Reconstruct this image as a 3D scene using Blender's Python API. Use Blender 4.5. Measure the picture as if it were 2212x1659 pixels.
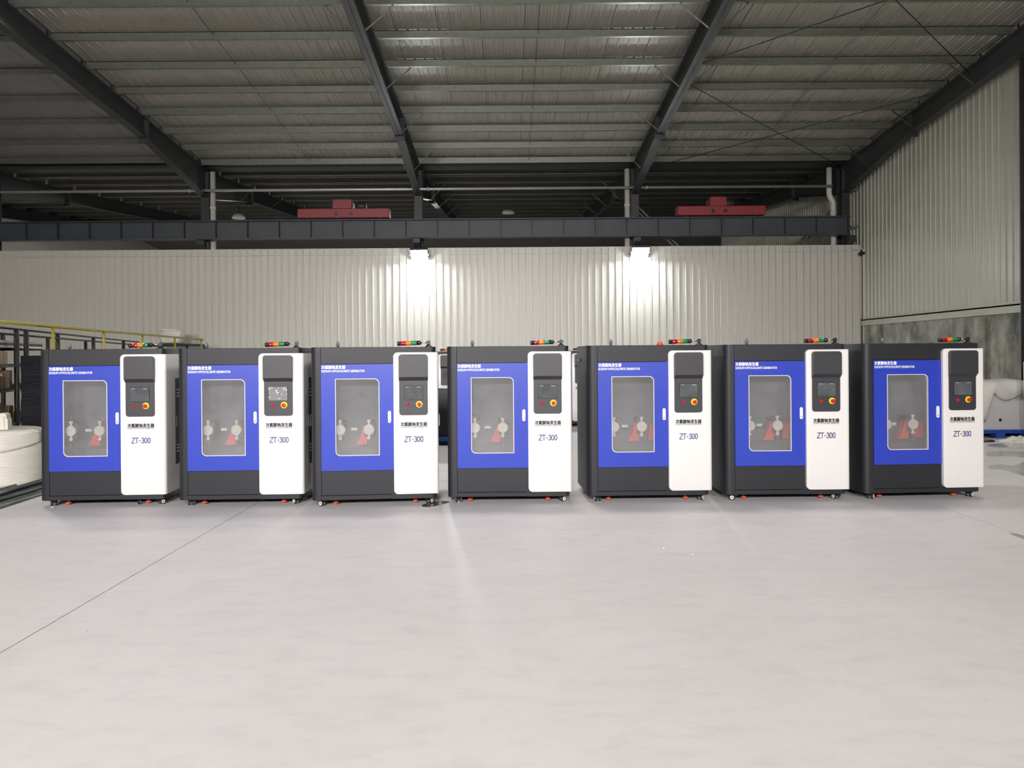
import bpy, bmesh, math, random
from mathutils import Vector, Matrix

for o in list(bpy.data.objects):
    bpy.data.objects.remove(o, do_unlink=True)
random.seed(11)
scene = bpy.context.scene
COL = scene.collection

# ------------------------------------------------------------------ camera
EYE = 1.55
F_PX = 1600.0
cam_d = bpy.data.cameras.new('camera')
cam_d.sensor_width = 36.0
cam_d.lens = 36.0 * F_PX / 2212.0
cam_d.shift_x = 6.0 / 2212.0
cam_d.shift_y = -57.5 / 2212.0
cam_d.clip_end = 200
cam = bpy.data.objects.new('camera', cam_d)
COL.objects.link(cam)
cam.matrix_world = (Matrix.Translation((0, 0, EYE)) @ Matrix.Rotation(math.pi / 2 - 0.00205, 4, 'X')
                    @ Matrix.Rotation(-0.0072, 4, 'Z'))
scene.camera = cam

# ------------------------------------------------------------------ world
w = bpy.data.worlds.new('night')
w.use_nodes = True
bg = w.node_tree.nodes['Background']
bg.inputs[0].default_value = (0.75, 0.82, 1.0, 1)
bg.inputs[1].default_value = 0.03
scene.world = w

# ------------------------------------------------------------------ hall lamps (LED lamps under the roof, out of frame), plus added fill in the rear hall
def area(name, loc, target, size, power, color=(1, 1, 1), size_y=None, spread=math.pi):
    l = bpy.data.lights.new(name, 'AREA')
    l.energy = power
    l.color = color
    l.size = size
    if size_y:
        l.shape = 'RECTANGLE'
        l.size_y = size_y
    l.spread = spread
    o = bpy.data.objects.new(name, l)
    COL.objects.link(o)
    o.location = loc
    o.rotation_euler = (Vector(target) - Vector(loc)).to_track_quat('-Z', 'Y').to_euler()
    return o

for x, p in ((-6.5, 430), (-1.0, 470), (4.0, 250)):
    area('wall_flood', (x, -7.5, 5.0), (x * 0.9, 7.8, 0.4), 1.2, p, (1.0, 0.965, 0.95), spread=math.radians(100))
for x, y, p in ((-8.5, 11.6, 300), (0.5, 9.6, 190), (6.5, 9.6, 90)):
    area('hall_lamp', (x, y, 7.35), (x, y - 0.2, 0.0), 0.9, p, (1.0, 0.965, 0.91))
for x in (-11.0, -3.0):
    area('rear_hall_fill', (x, 29.0, 6.9), (x, 29.0, 0.0), 0.6, 380, (1.0, 0.97, 0.94))  # added lights without fixtures, brighten the rear roof and purlins

# ------------------------------------------------------------------ exposure
vs = scene.view_settings
vs.view_transform = 'Standard'
vs.look = 'None'
vs.exposure = 0.0
vs.gamma = 1.0
vs.use_curve_mapping = False
cy = scene.cycles
cy.use_denoising = True
cy.use_adaptive_sampling = True
cy.adaptive_threshold = 0.08
cy.adaptive_min_samples = 24
cy.max_bounces = 6
cy.diffuse_bounces = 3
cy.use_light_tree = True
cy.glossy_bounces = 2
cy.transparent_max_bounces = 8
cy.sample_clamp_indirect = 6.0
cy.caustics_reflective = False
cy.caustics_refractive = False

# ------------------------------------------------------------------ materials
M = {}
def mat(name, col, rough=0.5, metal=0.0, var=0.0, vscale=6.0, bump=0.0, bscale=40.0, spec=0.5,
        emit=None, estr=0.0, coat=0.0, streak=None, rvar=0.0, col2=None, obj_random=0.0):
    m = bpy.data.materials.new(name)
    m.use_nodes = True
    nt = m.node_tree
    N, L = nt.nodes, nt.links
    b = N['Principled BSDF']
    b.inputs['Base Color'].default_value = (*col, 1)
    b.inputs['Roughness'].default_value = rough
    b.inputs['Metallic'].default_value = metal
    b.inputs['Specular IOR Level'].default_value = spec
    b.inputs['Coat Weight'].default_value = coat
    tc = N.new('ShaderNodeTexCoord')
    mp = N.new('ShaderNodeMapping')
    L.new(tc.outputs['Object'], mp.inputs['Vector'])
    if streak:
        mp.inputs['Scale'].default_value = streak
    if obj_random:
        oi = N.new('ShaderNodeObjectInfo')
        mr_ = N.new('ShaderNodeMath'); mr_.operation = 'MULTIPLY'; mr_.inputs[1].default_value = 37.0
        L.new(oi.outputs['Random'], mr_.inputs[0])
        L.new(mr_.outputs[0], mp.inputs['Location'])
    if var or rvar or col2:
        n = N.new('ShaderNodeTexNoise')
        n.inputs['Scale'].default_value = vscale
        n.inputs['Detail'].default_value = 6
        n.inputs['Roughness'].default_value = 0.6
        L.new(mp.outputs[0], n.inputs['Vector'])
        r = N.new('ShaderNodeValToRGB')
        r.color_ramp.elements[0].position = 0.3
        r.color_ramp.elements[1].position = 0.7
        lo = tuple(c * (1 - var) for c in col)
        hi = tuple(min(1, c * (1 + var)) for c in col) if col2 is None else col2
        r.color_ramp.elements[0].color = (*lo, 1)
        r.color_ramp.elements[1].color = (*hi, 1)
        L.new(n.outputs['Fac'], r.inputs[0])
        L.new(r.outputs[0], b.inputs['Base Color'])
        if rvar:
            mr = N.new('ShaderNodeMapRange')
            mr.inputs['From Min'].default_value = 0.3
            mr.inputs['From Max'].default_value = 0.7
            mr.inputs['To Min'].default_value = max(0.02, rough - rvar)
            mr.inputs['To Max'].default_value = rough + rvar
            L.new(n.outputs['Fac'], mr.inputs['Value'])
            L.new(mr.outputs[0], b.inputs['Roughness'])
    if bump:
        n2 = N.new('ShaderNodeTexNoise')
        n2.inputs['Scale'].default_value = bscale
        n2.inputs['Detail'].default_value = 4
        L.new(mp.outputs[0], n2.inputs['Vector'])
        bp = N.new('ShaderNodeBump')
        bp.inputs['Strength'].default_value = bump
        bp.inputs['Distance'].default_value = 0.01
        L.new(n2.outputs['Fac'], bp.inputs['Height'])
        L.new(bp.outputs[0], b.inputs['Normal'])
    if emit:
        b.inputs['Emission Color'].default_value = (*emit, 1)
        b.inputs['Emission Strength'].default_value = estr
    M[name] = m
    return m

mat('joint', (0.10, 0.095, 0.09), 0.9, var=0.2)
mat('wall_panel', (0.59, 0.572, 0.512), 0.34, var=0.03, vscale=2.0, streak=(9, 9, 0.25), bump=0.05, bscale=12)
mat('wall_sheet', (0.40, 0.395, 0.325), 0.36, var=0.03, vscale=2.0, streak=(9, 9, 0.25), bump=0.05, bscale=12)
mat('roof_sheet', (0.345, 0.325, 0.272), 0.36, var=0.06, vscale=1.2, bump=0.05, bscale=10)
mat('roof_felt', (0.24, 0.225, 0.22), 0.55, var=0.12, vscale=1.5, bump=0.4, bscale=2.0)
mat('galvanised', (0.25, 0.265, 0.23), 0.36, metal=0.7, var=0.12, vscale=9)
mat('steel_grey', (0.028, 0.031, 0.031), 0.48, var=0.2, vscale=3)
mat('steel_beam', (0.050, 0.057, 0.066), 0.5, var=0.12, vscale=3)
mat('crane_red', (0.25, 0.026, 0.034), 0.45, var=0.1)
mat('concrete', (0.13, 0.125, 0.11), 0.85, col2=(0.36, 0.345, 0.295), var=0.35, vscale=2.4, streak=(1, 1.3, 0.8), bump=0.5, bscale=14)
mat('pvc', (0.62, 0.60, 0.55), 0.4, var=0.05)
mat('pipe_zinc', (0.55, 0.55, 0.52), 0.35, metal=0.6, var=0.06)
mat('cab_black', (0.016, 0.0165, 0.0215), 0.46, var=0.1, vscale=2.5, bump=0.08, bscale=260, spec=0.42)
mat('cab_dark', (0.012, 0.012, 0.014), 0.5, var=0.1)
mat('cab_blue', (0.024, 0.050, 0.44), 0.33, var=0.04, vscale=2, bump=0.06, bscale=240)
mat('cab_white', (0.795, 0.772, 0.755), 0.28, var=0.012, vscale=2, spec=0.5)
mat('panel_grey', (0.034, 0.034, 0.039), 0.42, var=0.06, vscale=3, bump=0.1, bscale=300)
mat('screen', (0.10, 0.108, 0.115), 0.12, var=0.25, vscale=9, obj_random=1)
mat('screen_rim', (0.03, 0.03, 0.034), 0.3, var=0.1)
mat('teal', (0.10, 0.62, 0.60), 0.4, var=0.02)
mat('pale_print', (0.55, 0.57, 0.58), 0.5, var=0.02)
mat('white_print', (0.88, 0.90, 0.95), 0.45, var=0.01)
mat('black_print', (0.015, 0.014, 0.016), 0.5, var=0.05)
mat('indigo_print', (0.035, 0.030, 0.20), 0.45, var=0.05)
mat('btn_red', (0.62, 0.010, 0.014), 0.28, var=0.05, coat=0.4)
mat('btn_ruby', (0.50, 0.012, 0.05), 0.2, var=0.05, coat=0.5)
mat('btn_yellow', (0.80, 0.66, 0.03), 0.35, var=0.04)
mat('lens_red', (0.36, 0.008, 0.014), 0.16, var=0.05, coat=0.6)
mat('lens_amber', (0.90, 0.20, 0.01), 0.16, var=0.05, coat=0.6)
mat('lens_green', (0.008, 0.22, 0.075), 0.16, var=0.05, coat=0.6)
mat('plastic_black', (0.016, 0.016, 0.018), 0.35, var=0.1)
mat('chrome', (0.80, 0.80, 0.80), 0.15, metal=1.0, var=0.03)
mat('handle_white', (0.85, 0.85, 0.84), 0.25, var=0.02)
mat('rubber', (0.02, 0.02, 0.02), 0.7, var=0.15)
mat('wheel_grey', (0.74, 0.74, 0.72), 0.4, var=0.08)
mat('foot_orange', (0.78, 0.09, 0.035), 0.45, var=0.05)
mat('trim_grey', (0.62, 0.60, 0.63), 0.5, var=0.05)
mat('pump_beige', (0.85, 0.82, 0.72), 0.5, var=0.03)
mat('pump_red', (0.85, 0.05, 0.025), 0.5, var=0.05)
mat('pump_body', (0.07, 0.07, 0.075), 0.5, var=0.1)
mat('gland_grey', (0.16, 0.16, 0.17), 0.4, var=0.1)
mat('inner', (0.13, 0.155, 0.16), 0.7, var=0.08)
mat('inner_label', (0.88, 0.88, 0.86), 0.5, var=0.02)
mat('yellow_rail', (0.29, 0.245, 0.03), 0.5, var=0.1)
mat('rack_black', (0.022, 0.022, 0.022), 0.5, var=0.2)
mat('cardboard', (0.30, 0.19, 0.115), 0.8, var=0.15, vscale=5, bump=0.1)
mat('cardboard_b', (0.38, 0.27, 0.18), 0.8, var=0.15, vscale=5, bump=0.1)
mat('carton_yellow', (0.45, 0.40, 0.10), 0.7, var=0.15)
mat('film_black', (0.012, 0.012, 0.015), 0.18, var=0.2, vscale=8, bump=0.7, bscale=9, streak=(1, 1, 4))
mat('bubble_wrap', (0.70, 0.675, 0.60), 0.3, var=0.06, vscale=4, bump=0.45, bscale=7, streak=(1, 1, 6))
mat('foam_white', (0.72, 0.69, 0.62), 0.8, var=0.06, vscale=8, bump=0.2)
mat('tube_dark', (0.075, 0.085, 0.08), 0.35, metal=0.3, var=0.2, vscale=6)
mat('tube_light', (0.20, 0.205, 0.19), 0.35, metal=0.3, var=0.15, vscale=6)
mat('pallet_blue', (0.012, 0.075, 0.36), 0.45, var=0.1)
mat('cover_cloth', (0.62, 0.60, 0.56), 0.75, var=0.06, vscale=5, bump=0.3, bscale=8)
mat('casing_white', (0.58, 0.565, 0.56), 0.4, var=0.03)
mat('puddle', (0.10, 0.10, 0.09), 0.04, var=0.2, spec=0.8)
mat('wet_floor', (0.47, 0.455, 0.43), 0.10, var=0.12, vscale=3, spec=0.7)
mat('sack_white', (0.60, 0.59, 0.54), 0.6, var=0.1, vscale=6, bump=0.6, bscale=9)
mat('debris', (0.70, 0.68, 0.58), 0.7, var=0.1)
mat('lamp_body', (0.06, 0.06, 0.065), 0.5, var=0.1)
mat('lamp_face', (0.9, 0.93, 1.0), 0.3, emit=(0.93, 0.97, 1.0), estr=430.0)

# painted concrete floor: soft mottling, faint scuffs, small dark specks
m = mat('floor', (0.68, 0.66, 0.645), 0.58, spec=0.35)
nt = m.node_tree; N, L = nt.nodes, nt.links
b = N['Principled BSDF']
geo = N.new('ShaderNodeTexCoord')
def noise(scale, detail, stretch=(1, 1, 1), rough=0.6):
    mp_ = N.new('ShaderNodeMapping'); mp_.inputs['Scale'].default_value = stretch
    L.new(geo.outputs['Object'], mp_.inputs['Vector'])
    n_ = N.new('ShaderNodeTexNoise'); n_.inputs['Scale'].default_value = scale; n_.inputs['Detail'].default_value = detail
    n_.inputs['Roughness'].default_value = rough
    L.new(mp_.outputs[0], n_.inputs['Vector'])
    return n_.outputs['Fac']
def ramp(fac, p0, c0, p1, c1):
    r_ = N.new('ShaderNodeValToRGB')
    r_.color_ramp.elements[0].position = p0; r_.color_ramp.elements[0].color = (*c0, 1)
    r_.color_ramp.elements[1].position = p1; r_.color_ramp.elements[1].color = (*c1, 1)
    L.new(fac, r_.inputs[0])
    return r_.outputs[0]
def mul(a_, b_):
    x_ = N.new('ShaderNodeMix'); x_.data_type = 'RGBA'; x_.blend_type = 'MULTIPLY'
    x_.inputs[0].default_value = 1.0
    L.new(a_, x_.inputs[6]); L.new(b_, x_.inputs[7])
    return x_.outputs[2]
base = ramp(noise(0.7, 8), 0.32, (0.635, 0.622, 0.625), 0.68, (0.690, 0.662, 0.668))
base = mul(base, ramp(noise(3.2, 9, (1, 2.2, 1), 0.72), 0.30, (0.90, 0.90, 0.905), 0.52, (1, 1, 1)))
base = mul(base, ramp(noise(2.1, 10, (0.35, 2.6, 1), 0.75), 0.26, (0.80, 0.80, 0.81), 0.36, (1, 1, 1)))
base = mul(base, ramp(noise(13.0, 5, (1, 1.6, 1), 0.6), 0.235, (0.45, 0.44, 0.43), 0.265, (1, 1, 1)))
L.new(base, b.inputs['Base Color'])
bp = N.new('ShaderNodeBump'); bp.inputs['Strength'].default_value = 0.10; bp.inputs['Distance'].default_value = 0.01
L.new(noise(9.0, 6), bp.inputs['Height']); L.new(bp.outputs[0], b.inputs['Normal'])

# hazy film-covered acrylic pane: mostly see-through, with a milky scatter
m = bpy.data.materials.new('hazy_acrylic'); m.use_nodes = True
nt = m.node_tree; N, L = nt.nodes, nt.links
for n in list(N):
    if n.type != 'OUTPUT_MATERIAL':
        N.remove(n)
out = [n for n in N if n.type == 'OUTPUT_MATERIAL'][0]
tr = N.new('ShaderNodeBsdfTransparent'); tr.inputs[0].default_value = (0.96, 0.955, 0.955, 1)
df = N.new('ShaderNodeBsdfDiffuse'); df.inputs[0].default_value = (0.45, 0.44, 0.455, 1)
gl = N.new('ShaderNodeBsdfGlossy'); gl.inputs['Roughness'].default_value = 0.16
tc = N.new('ShaderNodeTexCoord'); mp = N.new('ShaderNodeMapping'); oi = N.new('ShaderNodeObjectInfo')
L.new(tc.outputs['Object'], mp.inputs['Vector'])
mm = N.new('ShaderNodeMath'); mm.operation = 'MULTIPLY'; mm.inputs[1].default_value = 23.0
L.new(oi.outputs['Random'], mm.inputs[0]); L.new(mm.outputs[0], mp.inputs['Location'])
nz = N.new('ShaderNodeTexNoise'); nz.inputs['Scale'].default_value = 5.0; nz.inputs['Detail'].default_value = 7
nz.inputs['Roughness'].default_value = 0.7
L.new(mp.outputs[0], nz.inputs['Vector'])
mr = N.new('ShaderNodeMapRange'); mr.inputs['From Min'].default_value = 0.25; mr.inputs['From Max'].default_value = 0.75
mr.inputs['To Min'].default_value = 0.13; mr.inputs['To Max'].default_value = 0.24
L.new(nz.outputs['Fac'], mr.inputs['Value'])
mx = N.new('ShaderNodeMixShader'); L.new(mr.outputs[0], mx.inputs[0]); L.new(tr.outputs[0], mx.inputs[1]); L.new(df.outputs[0], mx.inputs[2])
mx2 = N.new('ShaderNodeMixShader'); mx2.inputs[0].default_value = 0.07
L.new(mx.outputs[0], mx2.inputs[1]); L.new(gl.outputs[0], mx2.inputs[2]); L.new(mx2.outputs[0], out.inputs[0])
M['hazy_acrylic'] = m

# clear crinkled protective film
m = bpy.data.materials.new('clear_film'); m.use_nodes = True
nt = m.node_tree; N, L = nt.nodes, nt.links
for n in list(N):
    if n.type != 'OUTPUT_MATERIAL':
        N.remove(n)
out = [n for n in N if n.type == 'OUTPUT_MATERIAL'][0]
tr = N.new('ShaderNodeBsdfTransparent'); df = N.new('ShaderNodeBsdfDiffuse'); df.inputs[0].default_value = (0.7, 0.68, 0.68, 1)
gl = N.new('ShaderNodeBsdfGlossy'); gl.inputs['Roughness'].default_value = 0.18
nz = N.new('ShaderNodeTexNoise'); nz.inputs['Scale'].default_value = 13.0
bp = N.new('ShaderNodeBump'); bp.inputs['Strength'].default_value = 0.5; bp.inputs['Distance'].default_value = 0.02
tc = N.new('ShaderNodeTexCoord'); L.new(tc.outputs['Object'], nz.inputs['Vector'])
L.new(nz.outputs['Fac'], bp.inputs['Height']); L.new(bp.outputs[0], gl.inputs['Normal'])
mx = N.new('ShaderNodeMixShader'); mx.inputs[0].default_value = 0.28
L.new(tr.outputs[0], mx.inputs[1]); L.new(df.outputs[0], mx.inputs[2])
mx2 = N.new('ShaderNodeMixShader'); mx2.inputs[0].default_value = 0.05
L.new(mx.outputs[0], mx2.inputs[1]); L.new(gl.outputs[0], mx2.inputs[2]); L.new(mx2.outputs[0], out.inputs[0])
M['clear_film'] = m

# ------------------------------------------------------------------ mesh helpers
class MB:
    """collects shapes; build() links them as one mesh object"""
    def __init__(s):
        s.v, s.f, s.sm = [], [], []
    def add(s, vs, fs, smooth=False):
        k = len(s.v)
        s.v += [tuple(p) for p in vs]
        for f in fs:
            s.f.append([i + k for i in f]); s.sm.append(smooth)
        return s
    def box(s, x0, x1, y0, y1, z0, z1):
        return s.add([(x0, y0, z0), (x1, y0, z0), (x1, y1, z0), (x0, y1, z0), (x0, y0, z1), (x1, y0, z1), (x1, y1, z1), (x0, y1, z1)],
                     [(0, 3, 2, 1), (4, 5, 6, 7), (0, 1, 5, 4), (1, 2, 6, 5), (2, 3, 7, 6), (3, 0, 4, 7)])
    def bbox(s, x0, x1, y0, y1, z0, z1, r=0.01, seg=2):
        bm = bmesh.new()
        bmesh.ops.create_cube(bm, size=1.0)
        for v in bm.verts:
            v.co = Vector((x0 + (v.co.x + .5) * (x1 - x0), y0 + (v.co.y + .5) * (y1 - y0), z0 + (v.co.z + .5) * (z1 - z0)))
        bmesh.ops.bevel(bm, geom=list(bm.edges), offset=r, segments=seg, profile=0.5, affect='EDGES')
        return s.frombm(bm, smooth=False)
    def frombm(s, bm, smooth=False):
        bm.verts.index_update()
        s.add([v.co[:] for v in bm.verts], [[v.index for v in f.verts] for f in bm.faces], smooth)
        bm.free()
        return s
    def tube(s, p, q, r, n=10, r2=None, caps=True):
        p, q = Vector(p), Vector(q)
        r2 = r if r2 is None else r2
        d = (q - p).normalized()
        a = d.orthogonal().normalized(); b = d.cross(a)
        vs = []
        for c, rr in ((p, r), (q, r2)):
            for i in range(n):
                t = 2 * math.pi * i / n
                vs.append(c + (a * math.cos(t) + b * math.sin(t)) * rr)
        k = len(s.v)
        s.add(vs, [(i, (i + 1) % n, n + (i + 1) % n, n + i) for i in range(n)], True)
        if caps:
            s.f.append([k + i for i in reversed(range(n))]); s.sm.append(False)
            s.f.append([k + n + i for i in range(n)]); s.sm.append(False)
        return s
    def path(s, pts, r, n=8):
        pts = [Vector(p) for p in pts]
        rings = []
        a = None
        for i, p in enumerate(pts):
            d = ((pts[min(i + 1, len(pts) - 1)] - pts[max(i - 1, 0)])).normalized()
            a = d.orthogonal().normalized() if a is None else (a - d * a.dot(d)).normalized()
            b = d.cross(a)
            rings.append([p + (a * math.cos(2 * math.pi * j / n) + b * math.sin(2 * math.pi * j / n)) * r for j in range(n)])
        vs = [v for rg in rings for v in rg]
        fs = []
        for i in range(len(pts) - 1):
            for j in range(n):
                fs.append((i * n + j, i * n + (j + 1) % n, (i + 1) * n + (j + 1) % n, (i + 1) * n + j))
        s.add(vs, fs, True)
        k = len(s.v) - len(vs)
        s.f.append([k + j for j in reversed(range(n))]); s.sm.append(False)
        s.f.append([k + (len(pts) - 1) * n + j for j in range(n)]); s.sm.append(False)
        return s
    def lathe(s, prof, origin, axis, n=20, caps=True):
        """prof: list of (radius, along axis)"""
        o, d = Vector(origin), Vector(axis).normalized()
        a = d.orthogonal().normalized(); b = d.cross(a)
        vs = []
        for r, t in prof:
            for i in range(n):
                th = 2 * math.pi * i / n
                vs.append(o + d * t + (a * math.cos(th) + b * math.sin(th)) * r)
        fs = []
        for k in range(len(prof) - 1):
            for i in range(n):
                fs.append((k * n + i, k * n + (i + 1) % n, (k + 1) * n + (i + 1) % n, (k + 1) * n + i))
        k0 = len(s.v)
        s.add(vs, fs, True)
        if caps:
            s.f.append([k0 + i for i in reversed(range(n))]); s.sm.append(False)
            s.f.append([k0 + (len(prof) - 1) * n + i for i in range(n)]); s.sm.append(False)
        return s
    def prism_xz(s, poly, y0, y1):
        """polygon in x,z (ccw seen from -y) extruded along y"""
        n = len(poly)
        return s.add([(x, y0, z) for x, z in poly] + [(x, y1, z) for x, z in poly],
                     [list(range(n)), list(reversed(range(n, 2 * n)))] + [(i, n + i, n + (i + 1) % n, (i + 1) % n) for i in range(n)])
    def prism_yz(s, poly, x0, x1):
        n = len(poly)
        return s.add([(x0, y, z) for y, z in poly] + [(x1, y, z) for y, z in poly],
                     [list(range(n)), list(reversed(range(n, 2 * n)))] + [(i, n + i, n + (i + 1) % n, (i + 1) % n) for i in range(n)])
    def prism_xy(s, poly, z0, z1):
        n = len(poly)
        return s.add([(x, y, z0) for x, y in poly] + [(x, y, z1) for x, y in poly],
                     [list(reversed(range(n))), list(range(n, 2 * n))] + [(i, (i + 1) % n, n + (i + 1) % n, n + i) for i in range(n)])
    def mesh(s, name, material):
        me = bpy.data.meshes.new(name)
        me.from_pydata(s.v, [], s.f)
        me.polygons.foreach_set('use_smooth', s.sm)
        bm = bmesh.new(); bm.from_mesh(me)
        bmesh.ops.recalc_face_normals(bm, faces=bm.faces)
        bm.to_mesh(me); bm.free()
        me.materials.append(M[material])
        me.update()
        return me
    def build(s, name, material, parent=None):
        return link(name, s.mesh(name, material), parent)

def link(name, data, parent=None):
    o = bpy.data.objects.new(name, data)
    COL.objects.link(o)
    if parent:
        o.parent = parent
    return o

def tag(o, label, cat, group=None):
    o['label'] = label; o['category'] = cat
    if group:
        o['group'] = group
    return o

def thing(name, label, cat, loc=(0, 0, 0), rz=0.0, group=None):
    o = link(name, None)
    o.empty_display_size = 0.1
    o.location = loc; o.rotation_euler = (0, 0, rz)
    return tag(o, label, cat, group)

def struct(name):
    o = link(name, None)
    o['kind'] = 'structure'
    return o

def children(o):
    return [c for c in bpy.data.objects if c.parent == o]

def copy_tree(o, parent=None):
    c = o.copy(); COL.objects.link(c); c.parent = parent
    for ch in children(o):
        copy_tree(ch, c)
    return c

def rrect(x0, x1, z0, z1, r, n=6):
    """rounded rectangle, r = (bl, br, tr, tl); ccw seen from -y"""
    if not isinstance(r, (tuple, list)):
        r = (r,) * 4
    pts = []
    for (cx, cz, sx, sz, a0), rr in zip(((x0, z0, 1, 1, math.pi), (x1, z0, -1, 1, 1.5 * math.pi), (x1, z1, -1, -1, 0), (x0, z1, 1, -1, .5 * math.pi)), r):
        if rr <= 0:
            pts.append((cx, cz)); continue
        ox, oz = cx + sx * rr, cz + sz * rr
        for i in range(n + 1):
            a = a0 + i * math.pi / 2 / n
            pts.append((ox + rr * math.cos(a), oz + rr * math.sin(a)))
    return pts

def plate_with_hole(outer, inner, y0, y1):
    """flat plate in xz with a hole, extruded from y0 to y1"""
    bm = bmesh.new()
    es = []
    for loop in (outer, inner):
        vs = [bm.verts.new((x, 0, z)) for x, z in loop]
        es += [bm.edges.new((vs[i], vs[(i + 1) % len(vs)])) for i in range(len(vs))]
    bmesh.ops.triangle_fill(bm, use_beauty=True, edges=es)
    bm.verts.index_update()
    pts = [v.co.copy() for v in bm.verts]
    tris = [[v.index for v in f.verts] for f in bm.faces]
    bm.free()
    mb = MB()
    n = len(pts)
    mb.add([(p.x, y0, p.z) for p in pts] + [(p.x, y1, p.z) for p in pts], tris + [[i + n for i in reversed(t)] for t in tris])
    a, b = len(outer), len(inner)
    for i in range(a):
        j = (i + 1) % a
        mb.f.append([i, n + i, n + j, j]); mb.sm.append(False)
    for i in range(b):
        j = (i + 1) % b
        mb.f.append([a + i, a + j, n + a + j, n + a + i]); mb.sm.append(False)
    return mb

def text_mesh(name, body, material, width, height, offset=0.0, spacing=1.0):
    """text as flat mesh in the xz plane, lower left corner at the origin, scaled to width x height"""
    cu = bpy.data.curves.new(name, 'FONT')
    cu.body = body
    cu.size = 1.0
    cu.space_character = spacing
    cu.resolution_u = 3
    to = bpy.data.objects.new(name, cu)
    COL.objects.link(to)
    dg = bpy.context.evaluated_depsgraph_get()
    me = bpy.data.meshes.new_from_object(to.evaluated_get(dg))
    bpy.data.objects.remove(to, do_unlink=True)
    xs = [v.co.x for v in me.vertices]; ys = [v.co.y for v in me.vertices]
    x0, x1, y0, y1 = min(xs), max(xs), min(ys), max(ys)
    for v in me.vertices:
        v.co = Vector(((v.co.x - x0) / (x1 - x0) * width, 0, (v.co.y - y0) / (y1 - y0) * height))
    if offset:
        # heavier strokes: overlay slightly shifted copies of the glyphs
        vs_ = [v.co.copy() for v in me.vertices]
        fs_ = [list(p.vertices) for p in me.polygons]
        n_ = len(vs_); av, af = [], []
        for k_, (dx, dz) in enumerate(((0, 0), (1, 0), (-1, 0), (0, 1), (0, -1), (.7, .7), (-.7, -.7), (.7, -.7), (-.7, .7))):
            av += [(v.x + dx * offset, v.y - 0.00004 * k_, v.z + dz * offset) for v in vs_]
            af += [[i + n_ * k_ for i in f] for f in fs_]
        me = bpy.data.meshes.new(name)
        me.from_pydata(av, [], af)
    me.name = name
    me.materials.clear(); me.materials.append(M[material])
    for p in me.polygons:
        p.use_smooth = False
    return me

# ------------------------------------------------------------------ floor
SLX = (-16.7, -9.7, -2.70, 4.33, 9.76)
SLY = (-10.0, -2.0, 9.2, 14.7, 20.5)
floor = struct('floor')
MB().box(-20, 9.8, -10, 55, -0.30, -0.02).build('sub_floor', 'joint', floor)
for i in range(len(SLX) - 1):
    for j in range(len(SLY) - 1):
        g = 0.005
        MB().box(SLX[i] + g, SLX[i + 1] - g, SLY[j] + g, SLY[j + 1] - g, -0.02, 0.0).build('slab', 'floor', floor)
MB().box(-20, SLX[0] - 0.005, -10, 20.5, -0.02, 0.0).build('slab', 'floor', floor)
MB().box(-20, 9.76, 20.505, 55, -0.02, 0.0).build('slab', 'floor', floor)

# ------------------------------------------------------------------ walls
def panel_mesh(pw, h, mt='wall_panel', name='panel', depth=0.04, rib=0.024):
    """one ribbed wall sheet strip, pw wide along x, face at y=0 looking to -y"""
    prof = [(0, 0), (0.005, -rib), (0.026, -rib), (0.034, 0.0), (pw * 0.5 - 0.012, 0.0), (pw * 0.5 - 0.006, -0.0010), (pw * 0.5 + 0.006, -0.0010), (pw * 0.5 + 0.012, 0.0), (pw - 0.010, 0.0), (pw - 0.010, 0.012), (pw, 0.012)]
    n = len(prof)
    mb = MB()
    vs = [(x, y, 0) for x, y in prof] + [(x, y, h) for x, y in prof]
    fs = [(i, i + 1, n + i + 1, n + i) for i in range(n - 1)]
    mb.add(vs, fs)
    mb.add([(0, depth, 0), (pw, depth, 0), (pw, depth, h), (0, depth, h)], [(0, 3, 2, 1)])
    mb.add([(0, 0.0, h), (pw, 0.0, h), (pw, depth, h), (0, depth, h)], [(0, 1, 2, 3)])
    return mb.mesh(name, mt)

WB_Y, WB_TOP, WR_X = 20.5, 4.53, 9.80
wall_back = struct('wall_back')
PW = 0.1925
me = panel_mesh(PW, WB_TOP)
x = 9.70 - PW
while x > -15.8:
    o = link('panel', me, wall_back)
    o.location = (x, WB_Y + random.uniform(0, 0.003), 0)
    x -= PW
MB().box(-15.8, 9.71, WB_Y - 0.022, WB_Y + 0.06, WB_TOP, WB_TOP + 0.02).box(-15.8, 9.71, WB_Y - 0.034, WB_Y - 0.022, WB_TOP - 0.165, WB_TOP - 0.140).build('top_flashing', 'wall_panel', wall_back)
MB().box(9.70, 9.725, WB_Y - 0.02, WB_Y + 0.05, 0, WB_TOP).build('end_flashing', 'wall_panel', wall_back)

wall_right = struct('wall_right')
TRZ = 2.48
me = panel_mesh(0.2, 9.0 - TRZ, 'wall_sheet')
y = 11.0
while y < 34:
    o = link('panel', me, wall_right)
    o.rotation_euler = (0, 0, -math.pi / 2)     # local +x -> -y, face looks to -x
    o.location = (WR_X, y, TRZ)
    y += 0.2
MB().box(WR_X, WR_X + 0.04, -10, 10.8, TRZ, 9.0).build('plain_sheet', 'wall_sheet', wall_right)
MB().box(WR_X - 0.05, WR_X + 0.05, -10, 34, TRZ - 0.03, TRZ).box(WR_X - 0.05, WR_X - 0.04, -10, 34, TRZ - 0.17, TRZ).box(WR_X - 0.03, WR_X, -10, 34, TRZ, TRZ + 0.05).build('sill_flashing', 'wall_sheet', wall_right)
MB().box(WR_X - 0.02, WR_X + 0.3, -10, 34, 0, TRZ - 0.03).build('concrete_base', 'concrete', wall_right)
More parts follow.
